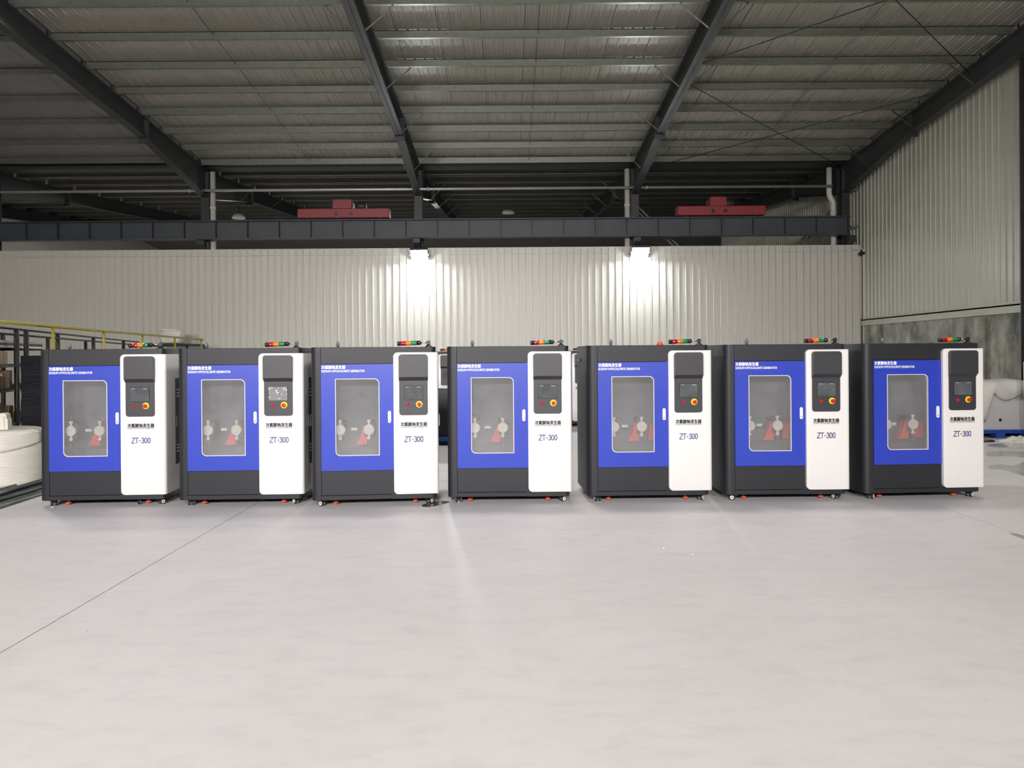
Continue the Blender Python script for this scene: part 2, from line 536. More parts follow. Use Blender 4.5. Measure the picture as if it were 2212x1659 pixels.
MB().bbox(WR_X - 0.20, WR_X - 0.021, 15.2, 15.65, 0, TRZ - 0.20, 0.01).build('pilaster', 'concrete', wall_right)

for zz in (5.09, 6.13):
    MB().box(9.58, WR_X, 20.70, 20.78, zz - 0.03, zz + 0.03).build('wall_girt', 'galvanised', wall_right)
wl = MB().box(-20.2, -20, -10, 55, 0, 10).build('wall_left', 'wall_panel'); wl['kind'] = 'structure'
wf = MB().box(-20, 9.8, -10.2, -10, 0, 10).build('wall_front', 'wall_panel'); wf['kind'] = 'structure'
wf = MB().box(-20, 14, 51, 51.2, 0, 8).build('wall_far', 'wall_panel'); wf['kind'] = 'structure'

# ------------------------------------------------------------------ roof
VY, VZ, SL = 20.9, 7.0, 0.09          # valley line and slope
RIDGE = 5.0
def rz(y):
    return VZ + SL * (VY - y)
CX = (-14.5, -8.49, -2.52, 3.55, 9.45)  # column lines
ceiling = struct('ceiling')
SQ = math.sqrt(1 + SL * SL)

def roof_sheet_mesh(wd, length, ribs, material, name):
    """lies in local xy, length along +y, underside at z=0, thin ribs hanging below"""
    prof = []
    for k in range(ribs):
        x0 = k * wd / ribs
        p = wd / ribs
        prof += [(x0 + 0.0, 0), (x0 + 0.010, -0.016), (x0 + 0.034, -0.016), (x0 + 0.044, 0), (x0 + p * 0.55, 0), (x0 + p * 0.57, -0.004), (x0 + p * 0.63, -0.004), (x0 + p * 0.65, 0)]
    prof.append((wd, 0))
    n = len(prof)
    mb = MB()
    mb.add([(a, 0, b) for a, b in prof] + [(a, length, b) for a, b in prof], [(i, i + 1, n + i + 1, n + i) for i in range(n - 1)])
    mb.add([(0, 0, 0.03), (wd, 0, 0.03), (wd, length, 0.03), (0, length, 0.03)], [(0, 1, 2, 3)])
    return mb.mesh(name, material)

SHW = 0.8
front_len = (VY - RIDGE) * SQ
me = roof_sheet_mesh(SHW - 0.006, front_len, 4, 'roof_sheet', 'roof_sheet')
ang = math.atan(SL)
x = CX[1] + 0.02
while x < 9.7:
    o = link('roof_sheet', me, ceiling)
    o.location = (x, RIDGE, rz(RIDGE)); o.rotation_euler = (-ang, 0, 0)
    x += SHW
me = roof_sheet_mesh(1.19, front_len, 1, 'roof_felt', 'felt_sheet')
x = CX[1] - 1.2
while x > -21:
    o = link('felt_sheet', me, ceiling)
    o.location = (x, RIDGE, rz(RIDGE)); o.rotation_euler = (-ang, 0, 0)
    x -= 1.2
# slope behind the viewer, falling to the front wall
MB().add([(-21, RIDGE, rz(RIDGE)), (9.9, RIDGE, rz(RIDGE)), (9.9, -10, rz(RIDGE) - 1.35), (-21, -10, rz(RIDGE) - 1.35),
          (-21, RIDGE, rz(RIDGE) + .05), (9.9, RIDGE, rz(RIDGE) + .05), (9.9, -10, rz(RIDGE) - 1.3), (-21, -10, rz(RIDGE) - 1.3)],
         [(0, 1, 2, 3), (7, 6, 5, 4), (0, 4, 5, 1), (2, 6, 7, 3)]).build('front_slope', 'roof_sheet', ceiling)
# rear hall roof
me = roof_sheet_mesh(1.19, 15.2 * SQ, 1, 'roof_felt', 'felt_sheet')
x = -21.0
while x < 13.6:
    o = link('felt_sheet', me, ceiling)
    o.location = (x, VY, VZ); o.rotation_euler = (ang, 0, 0)
    x += 1.2
MB().add([(-21, 36.1, VZ + 1.368), (14, 36.1, VZ + 1.368), (14, 51.3, VZ), (-21, 51.3, VZ)], [(0, 1, 2, 3)]).add(
    [(-21, 36.1, VZ + 1.42), (14, 36.1, VZ + 1.42), (14, 51.3, VZ + .05), (-21, 51.3, VZ + .05)], [(3, 2, 1, 0)]).build('rear_slope', 'roof_felt', ceiling)

# purlins: Z sections, one per bay and row
def purlin_mesh(length, name='purlin', h=0.165):
    t = 0.012
    mb = MB()
    mb.box(0, length, -t / 2, t / 2, -h, 0)                # web
    mb.box(0, length, -t / 2, 0.062, -t, 0)                # top flange
    mb.box(0, length, -0.062, t / 2, -h, -h + t)           # bottom flange, towards the viewer
    mb.box(0, length, -0.062, -0.054, -h, -h + 0.022)      # lip
    return mb.mesh(name, 'galvanised')
ROWS = [20.39 - 1.103 * k for k in range(11)]
for b in range(1, 4):
    x0, x1 = CX[b] + 0.05, CX[b + 1] - 0.02
    me = purlin_mesh(x1 - x0)
    for yy in ROWS:
        o = link('purlin', me, ceiling)
        o.location = (x0, yy, rz(yy) - 0.03)
me = purlin_mesh(5.9, 'purlin', 0.15)
for k in range(9):
    yy = 20.2 - 1.27 * k
    o = link('purlin', me, ceiling); o.location = (CX[0] + 0.05, yy, rz(yy) - 0.03)
    o = link('purlin', me, ceiling); o.location = (CX[0] - 5.95, yy, rz(yy) - 0.03)
for b in range(0, 4):
    x0, x1 = CX[b] + 0.05, CX[b + 1] - 0.02
    me = purlin_mesh(x1 - x0)
    for k in range(10):
        yy = VY + 0.9 + 1.5 * k
        o = link('purlin', me, ceiling); o.location = (x0, yy, VZ + SL * (yy - VY) - 0.03)
me = purlin_mesh(5.9)
for k in range(10):
    yy = VY + 0.9 + 1.5 * k
    o = link('purlin', me, ceiling); o.location = (CX[0] - 5.95, yy, VZ + SL * (yy - VY) - 0.03)
# thin sag rods half way along each bay
for b in range(1, 4):
    xm = (CX[b] + CX[b + 1]) / 2 + 0.06
    MB().tube((xm, 20.4, rz(20.4) - 0.10), (xm, 9.3, rz(9.3) - 0.10), 0.006, 6).build('sag_rod', 'steel_grey', ceiling)

# rafters: I sections with a haunch at the column, splice plates, fly braces
def rafter(xc, brace=True, rear=False, fly=True):
    fw, tf, tw = 0.20, 0.016, 0.012
    top0 = -0.20
    ys = [RIDGE, 17.3, VY] if not rear else [36.0, 24.4, VY]
    dp = [0.42, 0.44, 0.78]
    zf = (lambda y: rz(y)) if not rear else (lambda y: VZ + SL * (y - VY))
    mb = MB()
    tops = [zf(y) + top0 for y in ys]
    bots = [t - d for t, d in zip(tops, dp)]
    for i in range(2):
        def slab(za0, za1, zb0, zb1, hw):
            ya, yb = ys[i], ys[i + 1]
            mb.add([(-hw, ya, za0), (hw, ya, za0), (hw, yb, zb0), (-hw, yb, zb0), (-hw, ya, za1), (hw, ya, za1), (hw, yb, zb1), (-hw, yb, zb1)],
                   [(0, 3, 2, 1), (4, 5, 6, 7), (0, 1, 5, 4), (1, 2, 6, 5), (2, 3, 7, 6), (3, 0, 4, 7)])
        slab(tops[i] - tf, tops[i], tops[i + 1] - tf, tops[i + 1], fw / 2)
        slab(bots[i], bots[i] + tf, bots[i + 1], bots[i + 1] + tf, fw / 2)
        slab(bots[i], tops[i], bots[i + 1], tops[i + 1], tw / 2)
    ysp = ys[1]
    mb.box(-fw / 2 - 0.02, fw / 2 + 0.02, ysp - 0.02, ysp + 0.02, bots[1] - 0.09, tops[1] + 0.02)
    o = mb.build('rafter', 'steel_grey', ceiling)
    o.location = (xc, 0, 0)
    if brace:
        rows = ROWS if not rear else [VY + 0.9 + 1.5 * k for k in range(10)]
        for k, yy in enumerate(rows):
            zt = zf(yy)
            MB().box(-0.012, 0.012, yy - 0.10, yy - 0.06, zt - 0.20, zt - 0.03).box(-0.10, 0.10, yy - 0.04, yy + 0.04, zt - 0.2, zt - 0.19).build('cleat', 'steel_grey', o)
            if k % 2 == 1 and fly:
                yd = yy - (0.0 if not rear else 0)
                d = dp[1] if k > 2 else dp[1] + 0.12
                for sx in (-1, 1):
                    p = Vector((sx * 0.10, yd, zt + top0 - d + 0.03)); q = Vector((sx * 0.62, yd, zt - 0.17))
                    dd = (q - p).normalized(); up = Vector((0, 1, 0)); nn = dd.cross(up)
                    hw, th = 0.025, 0.004
                    cs = []
                    for e in (p, q):
                        for a_, b_ in ((-1, -1), (1, -1), (1, 1), (-1, 1)):
                            cs.append(e + up * hw * a_ + nn * th * b_)
                    MB().add(cs, [(0, 1, 2, 3), (7, 6, 5, 4), (0, 4, 5, 1), (1, 5, 6, 2), (2, 6, 7, 3), (3, 7, 4, 0)]).build('fly_brace', 'galvanised' if -4 < xc < 5 else 'steel_grey', o)
    return o
for i, xc in enumerate(CX):
    if i > 0:
        rafter(xc, brace=True, fly=(i != 1))
    rafter(xc, brace=(i in (1, 2, 3)), rear=True)
rafter(-20.0 + 0.2, brace=False, rear=True)

# bracing rods crossing the right hand bay
def rod(x0, y0, x1, y1, dz=-0.36):
    MB().tube((x0, y0, rz(y0) + dz), (x1, y1, rz(y1) + dz), 0.011, 6).build('bracing_rod', 'steel_grey', ceiling)
rod(3.62, 15.2, 9.38, 20.6); rod(3.62, 20.6, 9.38, 15.6)
rod(3.62, 14.6, 9.38, 9.7); rod(3.62, 9.7, 9.38, 15.0)
MB().prism_yz([(VY - 0.30, VZ - 0.02), (VY - 0.30, VZ - 0.10), (VY - 0.22, VZ - 0.15), (VY + 0.22, VZ - 0.15), (VY + 0.30, VZ - 0.10), (VY + 0.30, VZ - 0.02)], -20, 9.7).build('valley_gutter', 'steel_grey', ceiling)

# ------------------------------------------------------------------ columns, runway beam, cranes, pipes
def column(xc, label, yc=VY, ztop=None):
    t = thing('steel_column', label, 'column', (xc, yc, 0), 0, 'steel columns')
    zt = (VZ - 0.24) if ztop is None else ztop
    MB().box(-0.11, 0.11, -0.15, -0.135, 0, zt).box(-0.11, 0.11, 0.135, 0.15, 0, zt).box(-0.006, 0.006, -0.135, 0.135, 0, zt).build('shaft', 'steel_grey', t)
    MB().box(-0.13, 0.13, -0.21, 0.21, 0, 0.02).build('base_plate', 'steel_grey', t)
    MB().prism_yz([(-0.151, 4.80), (-0.151, 4.35), (-0.20, 4.35), (-0.56, 4.68), (-0.56, 4.80)], -0.09, 0.09).build('bracket', 'steel_grey', t)
    return t
column(CX[0], 'dark steel column at the far left edge under the dark roof beams')
column(CX[1], 'dark steel column with a white drainpipe, left of the left red crane carriage')
column(CX[2], 'dark steel column directly above the left floodlight')
column(CX[3], 'dark steel column directly above the right floodlight')
column(CX[4], 'dark steel column in the far right corner beside the bent drainpipe')
t = thing('steel_column', 'dark steel column standing against the right wall at the picture edge', 'column', (9.675, 13.72, 0), 0, 'steel columns')
MB().box(-0.115, 0.10, -0.12, -0.105, 0, rz(13.5) - .62).box(-0.115, 0.10, 0.105, 0.12, 0, rz(13.5) - .62).box(-0.006, 0.006, -0.105, 0.105, 0, rz(13.5) - .62).build('shaft', 'steel_grey', t)
MB().box(-0.15, 0.10, -0.18, 0.18, 0, 0.02).build('base_plate', 'steel_grey', t)

BT = 5.30   # beam top
rb = thing('runway_beam', 'long dark grey crane runway beam across the hall above the partition', 'beam', (0, 20.34, 4.80))
MB().box(-16, 9.36, -0.14, 0.14, 0.48, BT - 4.80).box(-16, 9.36, -0.12, 0.12, 0, 0.018).box(-16, 9.36, -0.007, 0.007, 0.018, 0.48).build('girder', 'steel_beam', rb)
MB().box(-16, 9.30, -0.03, 0.03, BT - 4.80, BT - 4.80 + 0.03).build('rail', 'steel_grey', rb)
x = 9.3
stm = MB().box(-0.006, 0.006, -0.12, -0.007, 0.018, 0.48).mesh('stiffener', 'steel_beam')
while x > -15.9:
    o = link('stiffener', stm, rb); o.location = (x, 0, 0)
    x -= 0.865

def crane(x0, x1, h0, h1, label):
    t = thing('crane_carriage', label, 'crane', (0, 20.34, BT + 0.03), 0, 'red crane end carriages')
    MB().bbox(x0, x1, -0.15, 0.15, 0.02, 0.27, 0.012, 1).build('end_truck', 'crane_red', t)
    MB().prism_xz([(h0, 0.27), (h1, 0.27), (h1, 0.47), (h1 - 0.03, 0.51), (h0 + 0.03, 0.51), (h0, 0.47)], -0.17, 0.30).build('girder_end', 'crane_red', t)
    for xx in (h0 + 0.08, h1 - 0.03):
        MB().lathe([(0.052, -0.02), (0.052, 0.01)], (xx, -0.15, 0.13), (0, 1, 0), 14).build('bolt_hole', 'plastic_black', t)
    MB().lathe([(0.10, 0), (0.12, 0.03), (0.12, 0.25), (0.09, 0.28)], (h1 + 0.05, 0.25, 0.40), (1, 0, 0), 12).build('drive_motor', 'steel_grey', t)
    for xx in (x0 + 0.25, x1 - 0.25):
        MB().lathe([(0.085, -0.03), (0.085, 0.03)], (xx, 0, 0.085), (0, 1, 0), 14).build('wheel', 'steel_grey', t)
k = 20.2 / 1600
crane((645 - 1100) * k, (843 - 1100) * k, (722 - 1100) * k, (762 - 1100) * k, 'red crane end carriage on the runway beam left of the left floodlight')
crane((1466 - 1100) * k, (1656 - 1100) * k, (1536 - 1100) * k, (1571 - 1100) * k, 'red crane end carriage on the runway beam right of the right floodlight')

pipe = thing('conduit_pipe', 'thin pale horizontal pipe running along the column tops', 'pipe', (0, 20.575, 6.20))
MB().tube((-19, 0, 0), (9.0, 0, 0), 0.038, 12).build('run', 'pipe_zinc', pipe)
for xx in (CX[1] - 0.35, CX[2] + 0.30, CX[3] + 0.30):
    MB().lathe([(0.055, -0.03), (0.055, 0.03)], (xx, 0, 0), (1, 0, 0), 12).build('coupling', 'pipe_zinc', pipe)
for xx in CX[1:4]:
    MB().box(xx - 0.02, xx + 0.02, 0.03, 0.176, -0.02, 0.02).build('clamp', 'steel_grey', pipe)

def downpipe(px, label, bend=False):
    xx = (px - 1100) * 20.75 / 1600
    t = thing('drain_pipe', label, 'pipe', (xx, 20.74, 0), 0, 'white drain pipes')
    if not bend:
        MB().tube((0, 0, 0.0), (0, 0, VZ - 0.25), 0.075, 16).build('pipe_run', 'pvc', t)
    else:
        MB().path([(0, 0, VZ - 0.25), (0, 0, 6.02), (0.02, 0, 5.94), (0.09, 0, 5.82), (0.11, 0, 5.74), (0.11, 0, 0.0)], 0.075, 16).build('pipe_run', 'pvc', t)
    for z in (4.9, 5.75 if not bend else 5.5):
        MB().lathe([(0.085, -0.04), (0.085, 0.04)], (0.11 if bend else 0, 0, z), (0, 0, 1), 16).build('collar', 'pvc', t)
downpipe(463, 'straight white drain pipe beside the left steel column')
downpipe(1357, 'straight white drain pipe beside the column above the right floodlight')
downpipe(1793, 'white drain pipe with a kink, near the far right corner', True)

def cross_brace(x0, z0, x1, z1, dy, label):
    t = thing('cross_brace', label, 'brace', (0, 20.98 + dy, 0), 0, 'pale cross braces')
    for k_ in (0, 0.14):
        MB().tube((x0, 0, z0 + k_), (x1, 0, z1 + k_), 0.028, 4).build('angle_bar', 'pipe_zinc', t)
cross_brace(CX[3] + 0.11, 5.62, CX[4] - 0.11, 0.05, 0.0, 'pale diagonal brace just right of the right floodlight column')
cross_brace(CX[4] - 0.11, 5.62, CX[3] + 0.11, 0.05, 0.10, 'pale diagonal brace left of the kinked drain pipe')

# floodlights in front of the partition
def floodlight(px, py, label):
    t = thing('floodlight', label, 'floodlight', ((px - 1100) * 20.2 / 1600, 20.24, 1.55 + (773 - py) * 20.2 / 1600), 0, 'floodlights on the partition')
    R = Matrix.Rotation(math.radians(54), 4, 'X')
    def tr(mb):
        mb.v = [tuple(R @ Vector(v)) for v in mb.v]; return mb
    tr(MB().bbox(-0.24, 0.24, 0.0, 0.09, -0.19, 0.19, 0.015, 2)).build('housing', 'lamp_body', t)
    fins = MB()
    for i in range(9):
        fins.box(-0.20 + i * 0.05 - 0.004, -0.20 + i * 0.05 + 0.004, 0.09, 0.13, -0.15, 0.15)
    tr(fins).build('cooling_fins', 'lamp_body', t)
    tr(MB().box(-0.225, 0.225, -0.006, -0.001, -0.175, 0.175)).build('lamp_face', 'lamp_face', t)
    MB().box(-0.27, -0.25, -0.02, 0.22, -0.02, 0.02).box(0.25, 0.27, -0.02, 0.22, -0.02, 0.02).box(-0.27, 0.27, 0.20, 0.235, -0.02, 0.02).build('yoke', 'lamp_body', t)
floodlight(907, 553, 'glaring white floodlight at the partition top, left one of the two')
floodlight(1385, 551, 'glaring white floodlight at the partition top, right one of the two')

for px, py, yy, lb in ((1100, 459, 31.0, 'small white dome lamp under the rear roof, between the floodlights'), (518, 470, 29.5, 'small white dome lamp under the rear roof, right of the left drain pipe')):
    kx = (px - 1100) / 1600 * yy
    zz = EYE + (772 - 0.0072 * (px - 1100) - py) / 1600 * yy
    t = thing('dome_lamp', lb, 'lamp', (kx, yy, zz), 0, 'dome lamps in the rear hall')
    MB().lathe([(0.26, -0.10), (0.25, -0.04), (0.20, 0.03), (0.10, 0.08), (0.05, 0.10)], (0, 0, 0), (0, 0, 1), 20).build('dome', 'handle_white', t)
    MB().tube((0, 0, 0.08), (0, 0, VZ + SL * (yy - VY) - zz), 0.02, 8).build('hanger', 'steel_grey', t)

# small camera and cable at the partition's right end
t = thing('wall_camera', 'small security camera at the upper right end of the partition', 'camera', (9.73, 20.40, 4.28))
MB().lathe([(0.035, 0), (0.045, 0.02), (0.045, 0.16), (0.03, 0.18)], (-0.10, -0.04, 0.0), (0.9, 0.2, 0.15), 12).build('barrel', 'plastic_black', t)
MB().box(-0.02, 0.02, 0.0, 0.09, -0.03, 0.10).build('mount', 'plastic_black', t)
t = thing('cable_conduit', 'thin white cable conduit running down beside the partition end', 'conduit', (9.755, 20.40, 0))
MB().path([(-0.25, 0, 4.42), (0.0, 0, 4.42), (0.015, 0, 4.40), (0.015, 0, 0.02)], 0.014, 8).build('conduit_run', 'pvc', t)

# ------------------------------------------------------------------ the generator cabinet
XL, XR, ZB, ZT, DEPTH = -0.707, 0.578, 0.067, 1.652, 0.87
XD, XW, XE = -0.604, 0.1424, 0.604     # door left, white cover left and right
ZD0, ZD1 = 0.3708, 1.4746
WX0, WX1, WZ0, WZ1 = -0.456, -0.006, 0.526, 1.325
FONT_CN = '次氯酸钠发生器'
FONT_EN = 'SODIUM HYPOCHLORITE GENERATOR'

def shell_outline():
    """plan outline from the front left edge of the opening round the back to the front right edge"""
    pts = [(XD - 0.002, 0.0)]
    r = 0.062
    for i in range(9):
        a = -math.pi / 2 - i * math.pi / 2 / 8
        pts.append((XL + r + r * math.cos(a), r + r * math.sin(a)))
    pts += [(XL, DEPTH), (XR, DEPTH)]
    r2 = 0.05
    for i in range(7):
        a = 0 - i * math.pi / 2 / 6
        pts.append((XR - r2 + r2 * math.cos(a), r2 + r2 * math.sin(a)))
    pts.append((0.12, 0.0))
    return pts

def stroke_mesh(name, strokes, wd, material):
    mb = MB()
    for st in strokes:
        for i in range(len(st) - 1):
            p, q = Vector((*st[i], 0)), Vector((*st[i + 1], 0))
            d = (q - p).normalized(); n = Vector((-d.y, d.x, 0)) * wd / 2
            e = d * wd * 0.28
            a, b = p - e, q + e
            cs = [a - n, b - n, b + n, a + n]
            mb.add([(c.x, 0.0, c.y) for c in cs], [(0, 1, 2, 3)])
    return mb.mesh(name, material)

def make_machine():
    t = thing('generator_cabinet', '', 'generator')
    # --- black cabinet shell
    ol = shell_outline(); n = len(ol)
    b = MB()
    b.add([(x, y, ZB) for x, y in ol] + [(x, y, ZT) for x, y in ol], [(i, i + 1, n + i + 1, n + i) for i in range(n - 1)], True)
    inn = []
    for i, (x, y) in enumerate(ol):
        cx, cy_ = (XL + XR) / 2, DEPTH / 2
        inn.append((x + (0.02 if x < cx else -0.02) * (1 if 0 < i < n - 1 else 0), y + (0.02 if y < cy_ else -0.02)))
    b.add([(x, y, ZB) for x, y in inn] + [(x, y, ZT) for x, y in inn], [(n + i, n + i + 1, i + 1, i) for i in range(n - 1)], True)
    b.add([(x, y, ZT) for x, y in ol], [list(range(n))])
    b.add([(x, y, ZB) for x, y in ol], [list(reversed(range(n)))])
    for e in (0, n - 1):
        b.add([(*ol[e], ZB), (*ol[e], ZT), (*inn[e], ZT), (*inn[e], ZB)], [(0, 1, 2, 3)])
    b.build('cabinet_shell', 'cab_black', t)
    MB().bbox(XD + 0.001, 0.16, 0.001, 0.02, ZD1 + 0.003, ZT - 0.0005, 0.002, 1).build('upper_panel', 'cab_black', t)
    MB().bbox(XD + 0.001, 0.16, 0.001, 0.02, 0.118, ZD0 - 0.003, 0.002, 1).build('lower_panel', 'cab_black', t)
    MB().bbox(XD - 0.002, 0.16, -0.001, 0.02, ZB + 0.001, 0.115, 0.003, 1).build('base_rail', 'cab_black', t)
    # --- blue door
    door = plate_with_hole(rrect(XD + 0.002, 0.155, ZD0, ZD1, 0), rrect(WX0, WX1, WZ0, WZ1, (0.05, 0.0, 0.05, 0.0)), -0.008, 0.018).build('door', 'cab_blue', t)
    plate_with_hole(rrect(WX0 - 0.001, WX1 + 0.001, WZ0 - 0.001, WZ1 + 0.001, (0.05, 0.0, 0.05, 0.0)),
                    rrect(WX0 + 0.007, WX1 - 0.007, WZ0 + 0.007, WZ1 - 0.007, (0.045, 0.0, 0.045, 0.0)), -0.0095, 0.012).build('window_seal', 'trim_grey', door)
    MB().prism_xz(rrect(WX0, WX1, WZ0, WZ1, (0.05, 0.0, 0.05, 0.0)), 0.006, 0.010).build('pane', 'hazy_acrylic', door)
    hx0, hx1, hz0, hz1 = 0.0815, 0.114, 0.862, 0.987
    hb = MB(); hb.prism_xz(rrect(hx0, hx1, hz0, hz1, 0.016, 5), -0.016, -0.008)
    hb.prism_xz(rrect(hx0 + 0.007, hx1 - 0.007, hz0 + 0.035, hz1 - 0.008, 0.009, 5), -0.026, -0.016)
    hb.build('handle', 'handle_white', door)
    MB().lathe([(0.0055, -0.0185), (0.0055, -0.016)], ((hx0 + hx1) / 2, 0, hz0 + 0.024), (0, 1, 0), 12).build('keyhole', 'plastic_black', door)
    o = link('lettering', text_mesh('door_title', FONT_CN, 'white_print', 0.243, 0.036, 0.0011), door); o.location = (XD + 0.010, -0.0095, 1.4275)
    o = link('lettering', text_mesh('door_subtitle', FONT_EN, 'white_print', 0.440, 0.0235, 0.0006), door); o.location = (XD + 0.010, -0.0095, 1.393)
    # --- interior behind the pane
    MB().box(XL + 0.03, 0.13, 0.30, 0.315, 0.40, 1.46).build('back_plate', 'inner', t)
    MB().box(XL + 0.03, 0.13, 0.02, 0.30, 0.40, 0.415).build('inner_tray', 'inner', t)
    MB().box(0.13, 0.14, 0.02, 0.315, 0.40, 1.46).build('inner_side', 'inner', t)
    MB().box(XL + 0.03, 0.13, 0.02, 0.315, 1.455, 1.465).build('inner_top', 'inner', t)
    for px in (-0.419, -0.123):
        pu = MB().bbox(px - 0.05, px + 0.05, 0.11, 0.27, 0.70, 0.875, 0.01, 1).build('dosing_pump', 'pump_body', t)
        MB().lathe([(0.050, 0.0), (0.055, 0.006), (0.055, 0.030), (0.050, 0.045)], (px, 0.055, 0.788), (0, 1, 0), 28).lathe(
            [(0.012, -0.006), (0.014, 0.0)], (px, 0.055, 0.788), (0, 1, 0), 12).build('pump_head', 'pump_beige', pu)
        for s in (-1, 1):
            MB().lathe([(0.020, 0.035), (0.0125, 0.058), (0.0125, 0.075), (0.021, 0.086), (0.021, 0.104)], (px, 0.078, 0.788), (0, 0, s), 16).build('valve', 'pump_beige', pu)
        bo = MB()
        for i in range(8):
            a = 2 * math.pi * i / 8
            bo.lathe([(0.0045, 0), (0.0045, 0.004)], (px + 0.036 * math.cos(a), 0.0515, 0.788 + 0.036 * math.sin(a)), (0, 1, 0), 6)
        bo.build('bolt_ring', 'trim_grey', pu)
        MB().tube((px, 0.078, 0.892), (px, 0.078, 0.96), 0.0045, 8).build('hose', 'gland_grey', pu)
        MB().tube((px, 0.078, 0.685), (px, 0.078, 0.58), 0.0045, 8).build('hose', 'gland_grey', pu)
    MB().prism_xz([(-0.262, 0.628), (-0.150, 0.628), (-0.142, 0.735), (-0.145, 0.825), (-0.186, 0.825), (-0.205, 0.735)], 0.115, 0.20).build('red_bracket', 'pump_red', t)
    MB().prism_xz([(-0.025, 0.63), (0.08, 0.63), (0.08, 0.80), (-0.01, 0.80)], 0.20, 0.25).build('red_bracket', 'pump_red', t)
    MB().bbox(-0.318, -0.252, 0.16, 0.17, 0.770, 0.800, 0.004, 1).build('name_plate', 'inner_label', t)
    MB().box(-0.55, 0.10, 0.26, 0.285, 0.585, 0.61).build('cross_bar', 'inner', t)
    # --- white cover wrapping round the right corner
    YF, R = -0.038, 0.036
    path = []
    rc = 0.044
    for i in range(9):
        a = i / 8 * math.pi / 2
        path.append((XW + rc * (1 - math.cos(a)), YF, rc * (1 - math.sin(a))))
    path.append((XE - R, YF, 0))
    for i in range(1, 11):
        a = -math.pi / 2 + i * math.pi / 2 / 10
        path.append((XE - R + R * math.cos(a), YF + R + R * math.sin(a), 0))
    path.append((XE, DEPTH - 0.03, 0))
    n = len(path)
    def inner(i):
        x, y, c = path[i]
        if i <= 9:
            return (x, 0.0)
        if i == n - 1:
            return (XR, y)
        k = (i - 9) / 10
        return (x - (XE - XR) * k, y + 0.038 * (1 - k))
    z0, z1 = 0.1213, 1.5939
    vs = [(x, y, z0 + c) for x, y, c in path] + [(x, y, z1 - c) for x, y, c in path] + \
         [(*inner(i), z0 + path[i][2]) for i in range(n)] + [(*inner(i), z1 - path[i][2]) for i in range(n)]
    fs, w_ = [], MB()
    for i in range(n - 1):
        fs += [(i, i + 1, n + i + 1, n + i), (n + i, n + i + 1, 3 * n + i + 1, 3 * n + i), (2 * n + i, 2 * n + i + 1, i + 1, i)]
    fs += [(0, n, 3 * n, 2 * n), (n - 1, 3 * n - 1, 4 * n - 1, 2 * n - 1)]
    w_.add(vs, fs)
    me = w_.mesh('white_cover', 'cab_white')
    bm = bmesh.new(); bm.from_mesh(me)
    ed = [e for e in bm.edges if len(e.link_faces) == 2 and e.calc_face_angle(0) > 1.0]
    bmesh.ops.bevel(bm, geom=ed, offset=0.004, segments=2, profile=0.5, affect='EDGES', clamp_overlap=True)
    bm.to_mesh(me); bm.free()
    for p in me.polygons:
        p.use_smooth = True
    try:
        me.set_sharp_from_angle(angle=math.radians(40))
    except Exception:
        pass
    cover = link('white_cover', me, t)
    o = link('lettering', text_mesh('cover_title', FONT_CN, 'black_print', 0.272, 0.041, 0.0018), cover); o.location = (0.214, YF - 0.0015, 0.8265)
    o = link('lettering', text_mesh('cover_subtitle', FONT_EN, 'black_print', 0.272, 0.0115, 0.0002), cover); o.location = (0.214, YF - 0.0015, 0.8105)
    def zero(x):
        return [(x, 0.012), (x + 0.004, 0.004), (x + 0.011, 0.0), (x + 0.018, 0.004), (x + 0.022, 0.012), (x + 0.022, 0.042), (x + 0.018, 0.050), (x + 0.011, 0.054), (x + 0.004, 0.050), (x, 0.042), (x, 0.012)]
    st = [[(0.004, 0.054), (0.036, 0.054), (0.002, 0.0), (0.037, 0.0)], [(0.036, 0.054), (0.074, 0.054)], [(0.055, 0.054), (0.055, 0.0)], [(0.078, 0.024), (0.094, 0.024)],
          [(0.104, 0.044), (0.108, 0.051), (0.115, 0.054), (0.122, 0.051), (0.125, 0.044), (0.125, 0.038), (0.121, 0.031), (0.113, 0.029)], [(0.121, 0.029), (0.126, 0.021), (0.126, 0.011), (0.122, 0.003), (0.115, 0.0), (0.108, 0.003), (0.103, 0.011)],
          zero(0.136), zero(0.169)]
    o = link('lettering', stroke_mesh('cover_model', st, 0.0078, 'indigo_print'), cover); o.location = (0.2515, YF - 0.0015, 0.663)
    # side louvre door on the right flank
    sd = MB().box(XE - 0.002, XE + 0.001, 0.22, 0.50, 0.40, 1.335).build('side_hatch', 'cab_dark', t)
    for zz in (1.20, 1.165, 1.13, 0.60, 0.565, 0.53):
        MB().box(XE + 0.001, XE + 0.003, 0.26, 0.46, zz, zz + 0.014).build('vent_slot', 'trim_grey', sd)
    MB().bbox(XE + 0.001, XE + 0.018, 0.235, 0.258, 0.80, 0.93, 0.005, 1).build('hatch_handle', 'chrome', sd)
    # --- control panel
    px0, px1, pz0, pz1 = 0.198, 0.497, 0.943, 1.5735
    cp = MB().prism_xz(rrect(px0 + 0.003, px1 - 0.003, pz0, pz1 - 0.02, 0.028, 6), YF - 0.014, YF).build('control_panel', 'panel_grey', t)
    pol = rrect(px0, px1, 1.338, pz1, (0, 0, 0.032, 0.032), 6)
    hd = MB(); hd.prism_xz(pol, YF - 0.050, YF)
    hd.add([(px0, YF - 0.050, 1.338), (px1, YF - 0.050, 1.338), (px1, YF - 0.012, 1.297), (px0, YF - 0.012, 1.297), (px0, YF, 1.338), (px1, YF, 1.338), (px1, YF, 1.297), (px0, YF, 1.297)],
           [(0, 1, 2, 3), (0, 3, 7, 4), (1, 5, 6, 2), (3, 2, 6, 7)])
    hd.build('hood', 'panel_grey', cp)
    fy = YF - 0.014
